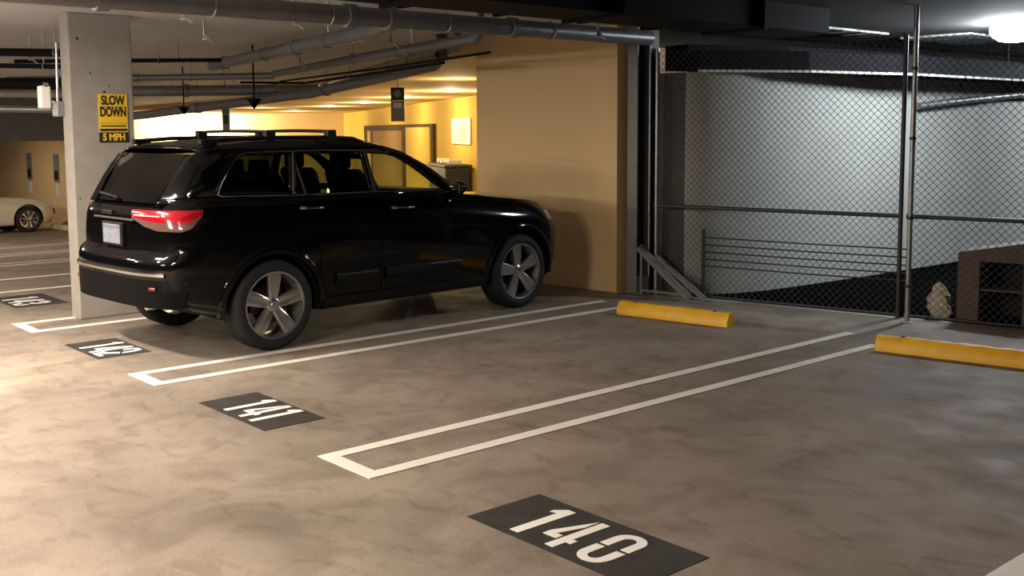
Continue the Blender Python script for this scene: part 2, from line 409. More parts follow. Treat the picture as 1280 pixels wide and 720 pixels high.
MB().box(.004, .006, -.13, .13, .112, .118).build('divider', M['sign_k'], sg)
text_obj('lettering', '5 MPH', .095, M['sign_y'], SM(0, -.187), sg, .85)
MB().box(.004, .006, -.125, .125, -.080, -.068).build('divider', M['sign_k'], sg)

cm = empty('security_camera', (-10.93, 3.62, 2.10)); tag(cm, 'white security camera with conduit on the left side of the column', 'camera')
MB().box(-.08, .03, -.16, -.06, -.02, .20).build('housing', M['sign_w'], cm, bevel=.015)
MB().tube([(-.02, -.07, .05), (.03, .0, .03), (.05, .04, .0)], .018).build('bracket', M['galv'], cm)
MB().box(-.06, .09, -.03, .04, -.10, .05).build('junction_box', M['galv'], cm, bevel=.01)
MB().tube([(.05, -.01, .04), (.04, .0, .3), (.03, .01, .62)], .012).build('conduit', M['galv'], cm)
MB().lathe([(.003, 0), (.03, 0), (.03, .04), (.003, .04)], (.0, -.12, .20), 'y', 14).build('lens', M['chrome'], cm)

# ------------------------------------------------------------------ fence
F0 = Vector((-7.90, 9.02)); FA = math.radians(12.8); FD = Vector((math.cos(FA), math.sin(FA)))
FM = Matrix.Translation((F0.x, F0.y, 0)) @ Matrix.Rotation(FA, 4, 'Z')
def chain(x0, x1, z0, z1, r=.0032):
    """woven diamond mesh: zigzag wires hooked around each other"""
    mb = MB(); p = .0362; nx = int((x1 - x0) / p); nz = int((z1 - z0) / p)
    for i in range(nx):
        path = []
        for j in range(nz + 1):
            side = (i + j) % 2
            x = x0 + p * (i + side * 1.0); 
            path.append((x, (.0026 if side else -.0026), z0 + p * j))
        vs = []; fs = []
        for k, (x, y, z) in enumerate(path):
            for (dx, dy) in ((-1, 0), (0, -1), (1, 0), (0, 1)): vs.append((x + dx * r * 1.25, y + dy * r, z))
            if k:
                b0 = (k - 1) * 4
                for m_ in range(4): fs.append((b0 + m_, b0 + (m_ + 1) % 4, b0 + 4 + (m_ + 1) % 4, b0 + 4 + m_))
        mb.add(vs, fs)
    return mb
def fence(xa, xb, label):
    root = empty('chain_link_fence', (F0.x + FD.x * xa, F0.y + FD.y * xa, 0), FA); L = xb - xa
    tag(root, label, 'fence', 'chain link fence panels')
    mb = chain(.02, L - .02, .03, 2.72)
    me = bpy.data.meshes.new('wire_mesh'); me.from_pydata(mb.v, [], mb.f); me.update()
    o = bpy.data.objects.new('wire_mesh', me); C.objects.link(o); me.materials.append(M['wire']); o.parent = root
    MB().tube([(0, 0, 1.00), (L, 0, 1.00)], .021, 12).build('middle_rail', M['rail'], root, smooth=40)
    MB().tube([(0, 0, .035), (L, 0, .035)], .012, 8).build('bottom_rail', M['rail'], root, smooth=40)
    return root, L
f1, L1 = fence(.0, 2.70, 'chain link fence panel left of the tall pole, in front of the grey wall')
f2, L2 = fence(2.745, 5.7, 'chain link fence panel right of the tall pole')
for root, x, r, m_ in ((f1, 0.03, .024, 'galv'), (f1, 2.69, .022, 'rail'), (f2, 2.9, .024, 'galv')):
    MB().tube([(x, 0, .0), (x, 0, 2.73)], r, 14).build('post', M[m_], root, smooth=40)
pl = empty('steel_pole', (-5.10, 9.47, 0)); tag(pl, 'bright galvanised pole standing floor to ceiling in front of the fence', 'pole')
MB().tube([(0, 0, 0), (0, 0, 2.995)], .024, 16).build('tube', M['galv'], pl, smooth=40)
for z in (.35, 1.0, 1.75, 2.4): MB().lathe([(.024, -.015), (.031, -.015), (.031, .015), (.024, .015)], (0, 0, z), 'z', 16, False).build('clamp', M['rail'], pl)
MB().lathe([(.001, 0), (.06, 0), (.06, .008), (.024, .012)], (0, 0, 0), 'z', 16).build('foot_plate', M['galv'], pl)
# horizontal cables of the barrier behind the fence
cb = empty('cable_barrier', (-7.42, 9.30, 0), FA); tag(cb, 'row of dark horizontal cables low behind the left fence panel', 'barrier')
for z in (.345, .42, .50, .58, .66): MB().tube([(0, 0, z), (1.2, 0, z - .005), (2.2, .02, z)], .008, 6).build('cable', M['rail'], cb)
for x in (0, 2.2): MB().tube([(x, 0, 0), (x, 0, .75)], .022, 10).build('post', M['rail'], cb)

# steel H column at the corner of the tan wall
st = empty('steel_column', (-8.10, 8.93, 0), FA); tag(st, 'grey steel channel column between the tan wall and the fence', 'column')
MB().box(-.10, .03, -.012, .012, 0, 2.99).build('front_flange', M['steel'], st, bevel=.004)
MB().box(-.03, -.01, .012, .17, 0, 2.99).build('web', M['steel_dark'], st)  # web and rear flange: recess shade put into a darker colour
MB().box(-.10, .10, .17, .19, 0, 2.99).build('rear_flange', M['steel_dark'], st)
MB().box(-.12, .12, -.03, .20, 0, .015).build('base_plate', M['steel'], st, bevel=.003)
MB().box(.075, .105, -.02, .01, .0, .56).build('stub_angle', M['steel'], st, bevel=.003)
MB().box(.03, .18, -.01, .01, .02, .20).build('bracket_plate', M['steel_dark'], st)
tp = tag(MB().tube([(-7.945, 8.99, 0), (-7.945, 8.99, 2.99)], .012, 10).build('conduit_pipe', M['galv'], smooth=40), 'thin bright conduit rising beside the steel column', 'conduit')
br = empty('diagonal_brace', (0, 0, 0)); tag(br, 'grey steel angle brace sloping from the steel column down to the floor', 'brace')
def angle(p0, p1, w, name, m):
    a, b = Vector(p0), Vector(p1); d = (b - a); L = d.length; q = d.to_track_quat('X', 'Z').to_matrix().to_4x4()
    mx = Matrix.Translation(a) @ q
    MB().box(0, L, -w / 2, w / 2, -.004, .004, mx).box(0, L, -w / 2, -w / 2 + .008, -w * .8, .004, mx).build(name, m, br)
angle((-7.97, 8.885, .55), (-7.30, 8.96, .035), .075, 'near_angle', M['steel'])
angle((-7.82, 8.97, .46), (-7.20, 9.07, .035), .05, 'far_angle', M['steel'])
MB().box(-7.40, -7.14, 8.90, 9.09, 0, .012).build('foot_plate', M['steel'], br)
MB().tube([(-7.96, 8.90, .05), (-7.42, 8.98, .05)], .016, 8).build('tie_bar', M['steel'], br)

# plywood cabinet and crumpled bag behind the fence
bx = empty('plywood_cabinet', (-4.50, 10.02, .0), FA); tag(bx, 'brown plywood cabinet with a dark open front behind the fence', 'cabinet')
MB().box(-.36, -.16, 0, .5, 0, .58).build('side_panel', M['ply'], bx, bevel=.006)
MB().box(.22, .36, 0, .5, 0, .58).build('side_panel', M['ply'], bx, bevel=.006)
MB().prism([(-.36, .58), (.36, .58), (.36, .80), (-.36, .66)], 0, .5, 'y').build('top_panel', M['ply'], bx, bevel=.006)
MB().box(-.16, .22, .46, .5, 0, .58).build('back_panel', M['hole'], bx)
MB().box(-.16, .22, .02, .45, .30, .318).build('shelf', M['ply'], bx)
bg = MB(); n1, n2 = 9, 12; rows = []
for i in range(n1):
    t = i / (n1 - 1); rr = .105 * (math.sin(PI * min(1, t * .75 + .25)) ** .6 if t < 1 else .02); rows.append([])
    for j in range(n2 + 1):
        a = 2 * PI * (j % n2) / n2; k = rr * (1 + .22 * math.sin(3 * a + 2 * t * 5) + .12 * math.sin(7 * a + 9 * t))
        rows[-1].append((k * math.cos(a), .6 * k * math.sin(a), .34 * t))
bg.grid(rows); bag = bg.build('crumpled_bag', M['bag'], smooth=50, loc=(-5.03, 9.95, .012)); tag(bag, 'pale crumpled bag beside the plywood cabinet behind the fence', 'bag')

# ------------------------------------------------------------------ lamp over the ramp
rl = empty('ramp_light', (-5.28, 11.9, 2.90)); tag(rl, 'glaring cold white bulkhead light under the ceiling behind the fence', 'light')
mb = MB(); prof = [(.24 * math.sin(PI * k / 14) ** .8, -.13 * math.cos(PI * k / 14) * 1.0) for k in range(15)]
mb.lathe([(max(.001, r), h) for r, h in prof], (0, 0, 0), 'z', 28)
mb.build('diffuser', M['lamp_cold'], rl, smooth=60)
MB().lathe([(.001, .12), (.20, .12), (.20, .07 - .0), (.22, .07)][::-1] and [(.001, .09), (.14, .09), (.14, .096), (.001, .096)], (0, 0, 0), 'z', 20).build('canopy', M['steel'], rl)

for (xa, xb, ya, yb), lb in (((-7.15, -6.75, 10.3, 11.9), 'pale patch painted as lamplight on the ceiling above the dark ramp duct, left one'), ((-7.0, -6.1, 12.6, 14.2), 'pale patch painted as lamplight on the ceiling beside the glaring ramp light, right one')):  # pale panels added in place of lamplight on the dark ceiling
    q = empty('lit_ceiling_patch', ((xa + xb) / 2, (ya + yb) / 2, 2.95)); tag(q, lb, 'board')
    MB().box(-(xb - xa) / 2, (xb - xa) / 2, -(yb - ya) / 2, (yb - ya) / 2, 0, .024).build('panel', M['board'], q, bevel=.004)
    for k in range(4): MB().box(-(xb - xa) / 2, (xb - xa) / 2, -(yb - ya) / 2 + (yb - ya) * (k + .5) / 4 - .01, -(yb - ya) / 2 + (yb - ya) * (k + .5) / 4 + .01, -.012, 0).build('patch_strip', M['steel_dark'], q)
r2 = copy_tree(rl); r2.location = (-5.2, 17.6, 2.90); r2['label'] = 'added unseen cold light beyond the right edge, brightening the ramp wall'  # added lamp out of view, lifts the right of the ramp wall

# ------------------------------------------------------------------ pipes, ducts and hangers
def pipe(name, path, r, m, label, cat='pipe', group=None, collars=(), n=14, hang=()):
    p0 = Vector(path[0]); root = empty(name, p0); tag(root, label, cat, group)
    loc = [Vector(p) - p0 for p in path]
    MB().tube(loc, r, n).build('run', M[m], root, smooth=40)
    def at(t):
        L = [(b - a).length for a, b in zip(loc, loc[1:])]; s = t * sum(L)
        for a, b, l in zip(loc, loc[1:], L):
            if s <= l: return a.lerp(b, s / l), (b - a).normalized()
            s -= l
        return loc[-1], (loc[-1] - loc[-2]).normalized()
    for t in collars:
        c, d = at(t); MB().tube([c - d * .05, c - d * .045, c + d * .045, c + d * .05], [r * 1.05, r * 1.22, r * 1.22, r * 1.05], n).build('coupling', M[m], root, smooth=40)
    for t in hang:
        c, d = at(t); zt = H_CEIL - p0.z - .003
        mb = MB().tube([c + Vector((0, 0, r)), (c.x, c.y, zt)], .007, 6)
        a = d.cross(Vector((0, 0, 1))).normalized(); ring = [c + a * (r + .008) * math.cos(2 * PI * k / 14) + Vector((0, 0, 1)) * (r + .008) * math.sin(2 * PI * k / 14) for k in range(14)]
        mb.tube(ring, .006, 5, closed=True).build('hanger', M['galv'], root)
    return root
pipe('drain_pipe', [(-7.30, -1.5, 2.76), (-7.30, 2.1, 2.75), (-7.42, 5.0, 2.77), (-7.62, 8.6, 2.80)], .078, 'pipe_grey', 'thick dark drain pipe running overhead from upper left to the steel column', 'pipe', None, (.42, .62, .66, .8), 18, (.50, .60, .72, .85))
# big duct further right
dk = empty('air_duct', (0, 0, 0)); tag(dk, 'large dark air duct under the ceiling at the upper right', 'duct')
MB().box(-6.40, -5.75, -2.0, 9.05, 2.74, 2.985).build('duct_body', M['pipe_black'], dk, bevel=.01)
for y in (0.8, 2.6, 4.4, 6.2, 8.0): MB().box(-6.43, -5.72, y - .02, y + .02, 2.715, 2.99).build('flange', M['pipe_black'], dk)
db = empty('cable_tray', (0, 0, 0)); tag(db, 'wide black cable tray crossing over the fence toward the ramp light', 'cable tray')
MB().box(-7.05, -6.65, 4.4, 9.0, 2.84, 2.93).build('tray', M['pipe_black'], db)
for y in (5, 6, 7, 8): MB().box(-7.07, -6.63, y - .02, y + .02, 2.81, 2.99).build('bracket', M['pipe_black'], db)
# header beam on top of the ramp wall
hb = MB().prism([(-7.72, 9.36), (-7.24, 10.6), (-7.04, 12.0), (-6.92, 15.7), (-6.84, 22), (-7.1, 22), (-7.25, 12.0), (-8.1, 9.42)][::-1], 2.502, 2.78)
tag(hb.build('steel_beam', M['pipe_black']), 'dark steel beam lying along the top of the grey ramp wall', 'beam')
rd = empty('ramp_duct', (0, 0, 0)); tag(rd, 'low dark duct with a pale bottom edge in front of the grey ramp wall', 'duct')
MB().prism([(-7.50, 9.27), (-6.85, 10.4), (-6.48, 12.0), (-6.40, 15.7), (-6.35, 21), (-6.60, 21), (-6.65, 15.7), (-6.73, 12.0), (-7.08, 10.5), (-7.70, 9.33)][::-1], 2.47, 2.70).build('duct_body', M['pipe_black'], rd, bevel=.008)
MB().prism([(-7.48, 9.27), (-6.83, 10.4), (-6.46, 12.0), (-6.38, 15.7), (-6.33, 21), (-6.35, 21), (-6.40, 15.7), (-6.48, 12.0), (-6.85, 10.4), (-7.50, 9.27)][::-1], 2.462, 2.488).build('edge_strip', M['sign_w'], rd)
for x, y in ((-6.60, 12.0), (-6.54, 14.6)): MB().box(x - .008, x + .008, y - .02, y + .02, 2.70, 2.995).build('strap', M['pipe_black'], rd)
pipe('ramp_pipe', [(-6.90, 12.9, 2.12), (-6.84, 13.8, 2.19), (-6.78, 15.5, 2.30), (-6.72, 19, 2.36)], .045, 'pipe_grey', 'grey pipe curving along the ramp wall at the far right', 'pipe', None, (.3,), 12)
# pipes between the column and the lobby
pipe('water_pipe', [(-7.75, 5.4, 2.80), (-8.51, 5.76, 2.79), (-14.77, 7.12, 2.80)], .075, 'pipe_grey', 'thick grey pipe slanting from the drain pipe down-left above the black car', 'pipe', None, (.45, .9), 14, (.3, .62))
pipe('water_pipe', [(-7.85, 6.5, 2.985), (-7.87, 6.52, 2.78), (-7.98, 6.56, 2.72), (-11.25, 7.49, 2.76), (-16, 8.8, 2.78)], .055, 'pipe_grey', 'grey pipe with a valve cluster above the car roof', 'pipe', None, (.3,), 12, (.25, .5))
pipe('water_pipe', [(-10.1, 8.0, 2.985), (-10.2, 8.05, 2.82), (-14.9, 9.8, 2.80), (-20.5, 12.4, 2.80)], .05, 'pipe_tan', 'pale pipe running along the edge of the cream lobby ceiling', 'pipe', None, (.3,), 12, (.2, .5))
pipe('conduit_pipe', [(-15.88, 8.13, 2.62), (-15.1, 8.85, 2.60), (-11.92, 7.98, 2.59), (-9.47, 7.3, 2.59)], .018, 'pipe_black', 'thin dark conduit crossing below the pale pipe above the car', 'conduit', None, (), 8, (.5,))
pipe('conduit_pipe', [(-15.19, 8.46, 2.62), (-10.92, 7.62, 2.62), (-8.5, 7.15, 2.64)], .014, 'pipe_black', 'thinnest dark conduit sagging beside the lobby ceiling edge', 'conduit', None, (), 8)
pipe('sprinkler_main', [(-21.5, 6.6, 2.60), (-17.4, 10.5, 2.60)], .10, 'pipe_grey', 'heavy dark horizontal pipe level with the top of the sign post beyond the column', 'pipe', None, (.3, .55, .85), 16, (.2, .5, .8))
pipe('sprinkler_main', [(-17.9, 5.2, 2.66), (-14.4, 7.9, 2.66)], .05, 'pipe_grey', 'middle grey pipe just right of the column under the ceiling', 'pipe', None, (.5,), 12, (.3, .7))
pipe('sprinkler_main', [(-13.8, 4.1, 2.70), (-12.1, 5.95, 2.70)], .025, 'pipe_black', 'thin dark pipe just right of the column, topmost of three', 'pipe', None, (), 10, (.7,))
pipe('sprinkler_main', [(-24.0, 8.4, 2.06), (-21.45, 8.9, 2.19), (-16.61, 9.87, 2.50), (-11.9, 8.45, 2.62), (-10.7, 8.1, 2.66), (-10.45, 8.02, 2.75), (-10.40, 8.0, 2.985)], .085, 'pipe_grey', 'grey pipe sloping down to the left along the top of the bright lobby opening', 'pipe', None, (.3, .6), 14, (.3, .6))
# pipes left of the column
for (p, q, r, m_, lb) in (
    ((-14.5, 2.0, 2.79), (-11.9, 4.65, 2.71), .045, 'pipe_black', 'topmost dark pipe left of the concrete column'),
    ((-15.0, 2.1, 2.67), (-12.5, 4.7, 2.59), .028, 'pipe_black', 'thin dark pipe, second from the top left of the column'),
    ((-16.6, 2.5, 2.50), (-13.8, 5.4, 2.46), .075, 'pipe_black', 'thick black pipe, third from the top left of the column'),
    ((-17.6, 2.9, 2.41), (-14.8, 5.8, 2.37), .06, 'pipe_tan', 'pale pipe below the thick black pipe left of the column'),
    ((-18.8, 3.1, 2.24), (-16.0, 6.0, 2.16), .05, 'galv', 'lowest bright pipe left of the column')):
    pipe('overhead_pipe', [p, q], r, m_, lb, 'pipe', None, (.5,), 12, (.3, .55, .8))
# sprinkler heads hanging under the pipes
sp = empty('pendant_sprinkler', (-13.2, 6.95, 2.22)); tag(sp, 'dark pendant cone hanging low over the car roof', 'sprinkler')
MB().tube([(0, 0, .05), (0, 0, .775)], .012, 8).build('drop_rod', M['pipe_black'], sp)
MB().lathe([(.005, -.08), (.10, .05), (.10, .06), (.01, .06)], (0, 0, 0), 'z', 14).build('cone', M['pipe_black'], sp)
for loc, lb in (((-18.4, 8.3, 2.22), 'dark pendant cone left of the bright lobby opening'),):
    c = copy_tree(sp); c.location = loc; c['label'] = lb
hd = empty('sprinkler_drop', (-8.0, 4.6, 2.73)); tag(hd, 'white pendant sprinkler on a curved drop near the drain pipe', 'sprinkler', 'pendant sprinklers')
MB().tube([(0, 0, .265), (0, 0, .06), (.02, .03, .0), (.05, .06, -.03)], .009, 8).build('drop', M['galv'], hd, smooth=40)
MB().lathe([(.003, .0), (.022, .0), (.012, .03), (.012, .055), (.003, .055)], (0, 0, -.0), 'z', 12).build('head', M['chrome'], hd)
for (x, y, z), lb in zip(((-8.6, 3.9, 2.78), (-9.9, 4.7, 2.74), (-8.9, 6.2, 2.70), (-13.6, 5.2, 2.72), (-13.2, 5.9, 2.74), (-12.4, 7.2, 2.70), (-12.9, 4.0, 2.66), (-17, 8.4, 2.62), (-16.0, 8.0, 2.66), (-7.2, 7.4, 2.73)),
    ('small bright sprinkler left of the curved drop', 'small bright sprinkler above the rear window of the car', 'small bright sprinkler below the grey slanting pipe', 'small sprinkler nearest the column', 'small sprinkler second from the column',
     'small bright sprinkler on the slanting pipe above the car roof', 'small sprinkler on the black pipe left of the column', 'small sprinkler on the heavy pipe, right one', 'small sprinkler on the heavy pipe, left one', 'small bright sprinkler beside the steel column top')):
    c = copy_tree(hd); c.location = (x, y, z); c['label'] = lb

# signs hanging from the ceiling
def hang_sign(x, y, z0, z1, w, rz, label, two=True):
    r = empty('hanging_sign', (x, y, z0), rz); tag(r, label, 'sign'); h = z1 - z0
    top = H_CEIL - z0 - .003
    if two:
        MB().box(-w / 2, w / 2, -.015, .015, h * .62, h).build('upper_panel', M['sign_k'], r)
        MB().box(-w / 2, w / 2, -.015, .015, 0, h * .61).build('lower_panel', M['sign_g'], r)
        MB().box(-w * .3, w * .3, -.018, -.015, h * .40, h * .55).build('white_mark', M['sign_w'], r)
        MB().lathe([(.001, 0), (w * .28, 0), (w * .28, .003), (w * .18, .003), (w * .18, .001)], (0, -.019, h * .82), 'y', 20).build('ring_mark', M['sign_g'], r)
    else:
        MB().box(-w / 2, w / 2, -.02, .02, 0, h).build('panel', M['sign_g'], r)
        MB().box(-w * .3, w * .3, -.024, -.02, h * .2, h * .5).build('mark', M['sign_k'], r)
    MB().tube([(0, 0, h - .01), (0, 0, top)], .008, 6).build('rod', M['galv'], r)
    return r
cs = math.radians(50)
hang_sign(-14.70, 10.36, 1.99, 2.55, .225, cs, 'black and grey sign hanging in front of the lobby lights')
hang_sign(-20.4, 10.1, 1.86, 2.45, .15, cs, 'narrow grey sign hanging over the bright left part of the lobby', False)
# notices on the far tan wall
for x, lb in ((-32.6, 'left of two tall dark notices on the far tan wall'), (-30.3, 'right of two tall dark notices on the far tan wall')):
    r = empty('wall_notice', (x, 9.948, .28)); tag(r, lb, 'notice', 'tall notices on the far wall')
    MB().box(-.20, .20, -.02, 0, .18, .95).build('panel', M['sign_g'], r)
    MB().box(-.15, .15, -.03, -.02, .25, .5).build('dark_mark', M['sign_k'], r)
    MB().box(-.11, .11, -.012, 0, -.2, .12).build('paper', M['sign_w'], r)

# ------------------------------------------------------------------ cars
class Body:
    """lower car body between rocker and belt line; x = right, y = forward from the rear axle, z up"""
    def __init__(s, P): s.P = P
    def ends(s, v):
        P = s.P; zr = lerp(P['zbr'], P['ztr'], v); zf = lerp(P['zbf'], P['ztf'], v)
        return interp(zr, P['LR']), interp(zf, P['LF'])
    def W(s, l, v):
        P = s.P; w = interp(v, P['WV']) * interp(l, P['WL'])
        for lw in (0, P['wb']): w += .018 * math.exp(-((l - lw) / .5) ** 4) * math.exp(-((v - .35) / .3) ** 2)
        return w
    def z(s, l, v):
        zb, zt = interp(l, s.P['ZB']), interp(l, s.P['ZT']); return zb + (zt - zb) * v
    def v_of(s, l, z):
        zb, zt = interp(l, s.P['ZB']), interp(l, s.P['ZT']); return (z - zb) / (zt - zb)
    def end_pt(s, v, phi, rear, off=0):
        P = s.P; lr, lf = s.ends(v); R = P['Rr'] if rear else P['Rf']; n = P['nr'] if rear else P['nf']
        c, q = max(0, math.cos(phi)) ** (2 / n), max(0, math.sin(phi)) ** (2 / n)
        l = (lr - off + (R + off) * (1 - c)) if rear else (lf + off - (R + off) * (1 - c))
        return l, (s.W(l, v) + off) * q
    def outline(s, v, n1=14, n2=26):
        P = s.P; lr, lf = s.ends(v); out = []
        for i in range(n1): out.append(s.end_pt(v, PI / 2 * (i / n1), True))
        a, b = lr + P['Rr'], lf - P['Rf']
        for i in range(n2 + 1): l = lerp(a, b, i / n2); out.append((l, s.W(l, v)))
        for i in range(1, n1 + 1): out.append(s.end_pt(v, PI / 2 * (1 - i / n1), False))
        return out
    def mesh(s):
        vs_ = [0, .03, .07, .13, .2, .27, .34, .41, .48, .55, .62, .68, .74, .80, .85, .9, .94, .97, 1]
        half = []
        for v in vs_: half.append([(w, l, s.z(l, v)) for l, w in s.outline(v)])
        top = half[-1]
        for k in (.96, .85, .6, .3, 0):
            half.append([(x * k, y, z + interp(y, s.P['CR']) * (1 - k ** 3)) for x, y, z in top])
        bot = [[(x * k, y, z) for x, y, z in half[0]] for k in (0, .5)]
        rows = bot + half
        mb = MB(); mb.grid(rows); mb.grid([[(-x, y, z) for x, y, z in r] for r in rows], flip=True)
        return mb
    def patch(s, outline_fn, off, la, lb, z0f, z1f, n=14, m=8, side=1):
        """skin panel following the flank between la and lb, thickness off"""
        rows = []
        for i in range(n + 1):
            l = lerp(la, lb, i / n); z0, z1 = z0f(l), z1f(l); r = []
            for j in range(m + 1):
                z = lerp(z0, z1, j / m); v = max(0, min(1, s.v_of(l, z))); r.append((side * (s.W(l, v) + off), l, z))
            rows.append(r)
        # closed shell: outer skin plus returned edge into the body
        inner = [[(x - side * (off + .012), y, z) for x, y, z in r] for r in rows]
        mb = MB().grid(rows); 
        ring_o = rows[0] + [r[-1] for r in rows[1:]] + rows[-1][-2::-1] + [r[0] for r in rows[-2:0:-1]]
        ring_i = inner[0] + [r[-1] for r in inner[1:]] + inner[-1][-2::-1] + [r[0] for r in inner[-2:0:-1]]
        mb.grid([ring_o + [ring_o[0]], ring_i + [ring_i[0]]])
        return mb
def boolean_cut(o, cutters):
    for c in cutters:
        md = o.modifiers.new('cut', 'BOOLEAN'); md.operation = 'DIFFERENCE'; md.object = c; md.solver = 'EXACT'
    bpy.context.view_layer.update()
    me = bpy.data.meshes.new_from_object(o.evaluated_get(bpy.context.evaluated_depsgraph_get()))
    o.modifiers.clear(); o.data = me
    for c in cutters: bpy.data.objects.remove(c)
    shade(me, 38)
def body_object(B, name, material, parent, arch_r, zc):
    o = B.mesh().build(name, material, None)
    cut = []
    for lw in (0, B.P['wb']):
        for sx in (-1, 1):
            mb = MB().lathe([(.001, 0), (arch_r, 0), (arch_r, .5), (.001, .5)], (0, 0, 0), 'x', 48)
            mb.v = [(x * sx + sx * .62, y + lw, z + zc) for x, y, z in mb.v]
            cut.append(mb.build('cutter', material))
    boolean_cut(o, cut); o.parent = parent; return o
def make_wheel(parent, loc, left, R=.385, rim_r=.285, spokes=5, phase=0.0):
    w = MB().lathe([(rim_r - .012, -.03), (rim_r + .004, .0), (rim_r + .02, .010), (R - .05, .014), (R - .014, -.002), (R, -.025), (R + .001, -.12), (R, -.215), (R - .014, -.238), (R - .05, -.25), (rim_r, -.24), (rim_r - .012, -.03)], (0, 0, 0), 'x', 56, False)
    o = w.build('wheel', M['rubber'], parent, smooth=40); o.location = loc
    if left: o.rotation_euler = (0, 0, PI)
    rim = MB().lathe([(rim_r - .014, -.23), (rim_r - .03, -.14), (rim_r - .028, -.045), (rim_r - .016, -.018), (rim_r - .012, .004), (rim_r + .003, .008), (rim_r + .006, -.004)], (0, 0, 0), 'x', 56, False)
    for k in range(spokes):
        a = PI / 2 + 2 * PI * k / spokes + phase; ca, sa = math.cos(a), math.sin(a)
        rows = []
        for i in range(9):
            t = i / 8; r = lerp(.03, rim_r - .014, t)
            hw = lerp(.036, .066, t ** .8) * rim_r / .285 * (5 / spokes) ** .9; x = -.030 + .022 * math.sin(t * PI * .55)
            prof = [(-hw, x - .035), (-hw, x - .006), (-hw * .72, x), (-hw * .2, x - .006), (hw * .2, x - .006), (hw * .72, x), (hw, x - .006), (hw, x - .035)]
            rows.append([(xx, r * ca - u * sa, r * sa + u * ca) for u, xx in prof])
        rim.grid(rows)
    rim.lathe([(.001, -.022), (.05, -.022), (.062, -.03), (.065, -.07)], (0, 0, 0), 'x', 28, False)
    rim.build('rim', M['alloy'], o, smooth=35)
    MB().lathe([(.001, -.012), (.026, -.013), (.030, -.022)], (0, 0, 0), 'x', 24, False).build('centre_cap', M['chrome'], o, smooth=40)
    nuts = MB()
    for k in range(5):
        a = PI / 2 + 2 * PI * (k + .5) / 5; nuts.lathe([(.001, -.018), (.009, -.018), (.010, -.03)], (0, .045 * math.cos(a), .045 * math.sin(a)), 'x', 8, False)
    nuts.build('lug_nuts', M['chrome'], o)
    MB().lathe([(.04, -.10), (rim_r * .60, -.10), (rim_r * .60, -.125), (.04, -.125)], (0, 0, 0), 'x', 40).build('brake_disc', M['steel_dark'], o)
    return o
def filled(name, outer, holes, mapf, material, parent, sub=.08, thick=.02):
    """flat polygon with holes in (l, z), subdivided and mapped onto a curved side"""
    cu = bpy.data.curves.new(name, 'CURVE'); cu.dimensions = '2D'; cu.fill_mode = 'BOTH'
    for poly in [outer] + holes:
        sp = cu.splines.new('POLY'); sp.points.add(len(poly) - 1); sp.use_cyclic_u = True
        for p, q in zip(sp.points, poly): p.co = (q[0], q[1], 0, 1)
    t = bpy.data.objects.new('tmp', cu); C.objects.link(t); bpy.context.view_layer.update()
    me = bpy.data.meshes.new_from_object(t.evaluated_get(bpy.context.evaluated_depsgraph_get())); bpy.data.objects.remove(t)
    me.name = name
    for v in me.vertices: v.co = Vector(mapf(v.co.x, v.co.y))
    shade(me, 40)
    o = bpy.data.objects.new(name, me); C.objects.link(o); me.materials.clear(); me.materials.append(material); o.parent = parent
    if thick:
        md = o.modifiers.new('solidify', 'SOLIDIFY'); md.thickness = thick; md.offset = 0
    return o
def densify(poly, d=.06):
    out = []
    for i, a in enumerate(poly):
        b = poly[(i + 1) % len(poly)]; L = math.hypot(b[0] - a[0], b[1] - a[1]); n = max(1, int(L / d))
        out += [(lerp(a[0], b[0], k / n), lerp(a[1], b[1], k / n)) for k in range(n)]
    return out

# ---- black sport utility vehicle
car = empty('sport_utility_vehicle', (-8.973, 4.305, 0), .0704)
tag(car, 'glossy black sport utility vehicle parked nose-in toward the tan wall', 'car')
WB = 2.96
BP = dict(wb=WB, zbr=.36, ztr=1.265, zbf=.30, ztf=.90, Rr=.36, Rf=.62, nr=3.4, nf=2.7,
    LR=[(.36, -.99), (.44, -1.005), (.55, -1.01), (.72, -1.015), (.80, -.995), (.85, -.935), (1.05, -.93), (1.16, -.925), (1.20, -.915), (1.265, -.86)],
    LF=[(.30, 3.76), (.42, 3.86), (.60, 3.88), (.74, 3.86), (.84, 3.80), (.90, 3.74)],
    WV=[(0, .87), (.06, .915), (.10, .93), (.14, .925), (.3, .945), (.5, .955), (.70, .958), (.78, .95), (.86, .925), (.93, .895), (1, .845)],
    WL=[(-1.0, .915), (-.6, .975), (0, 1), (2.8, 1), (3.3, .985), (3.9, .93)],
    ZB=[(-1.0, .46), (-.8, .42), (-.5, .33), (-.3, .29), (3.2, .27), (3.5, .26), (3.88, .30)],
    ZT=[(-.85, 1.262), (-.6, 1.305), (.3, 1.292), (1.2, 1.272), (2.0, 1.248), (2.45, 1.20), (2.7, 1.165), (3.19, 1.115), (3.45, 1.06), (3.62, .995), (3.75, .93), (3.88, .88)],
    CR=[(-1, 0), (2.2, 0), (2.5, .045), (3.2, .05), (3.6, .04), (3.8, .015)])
B = Body(BP)
body = body_object(B, 'body', M['paint'], car, .462, .375)
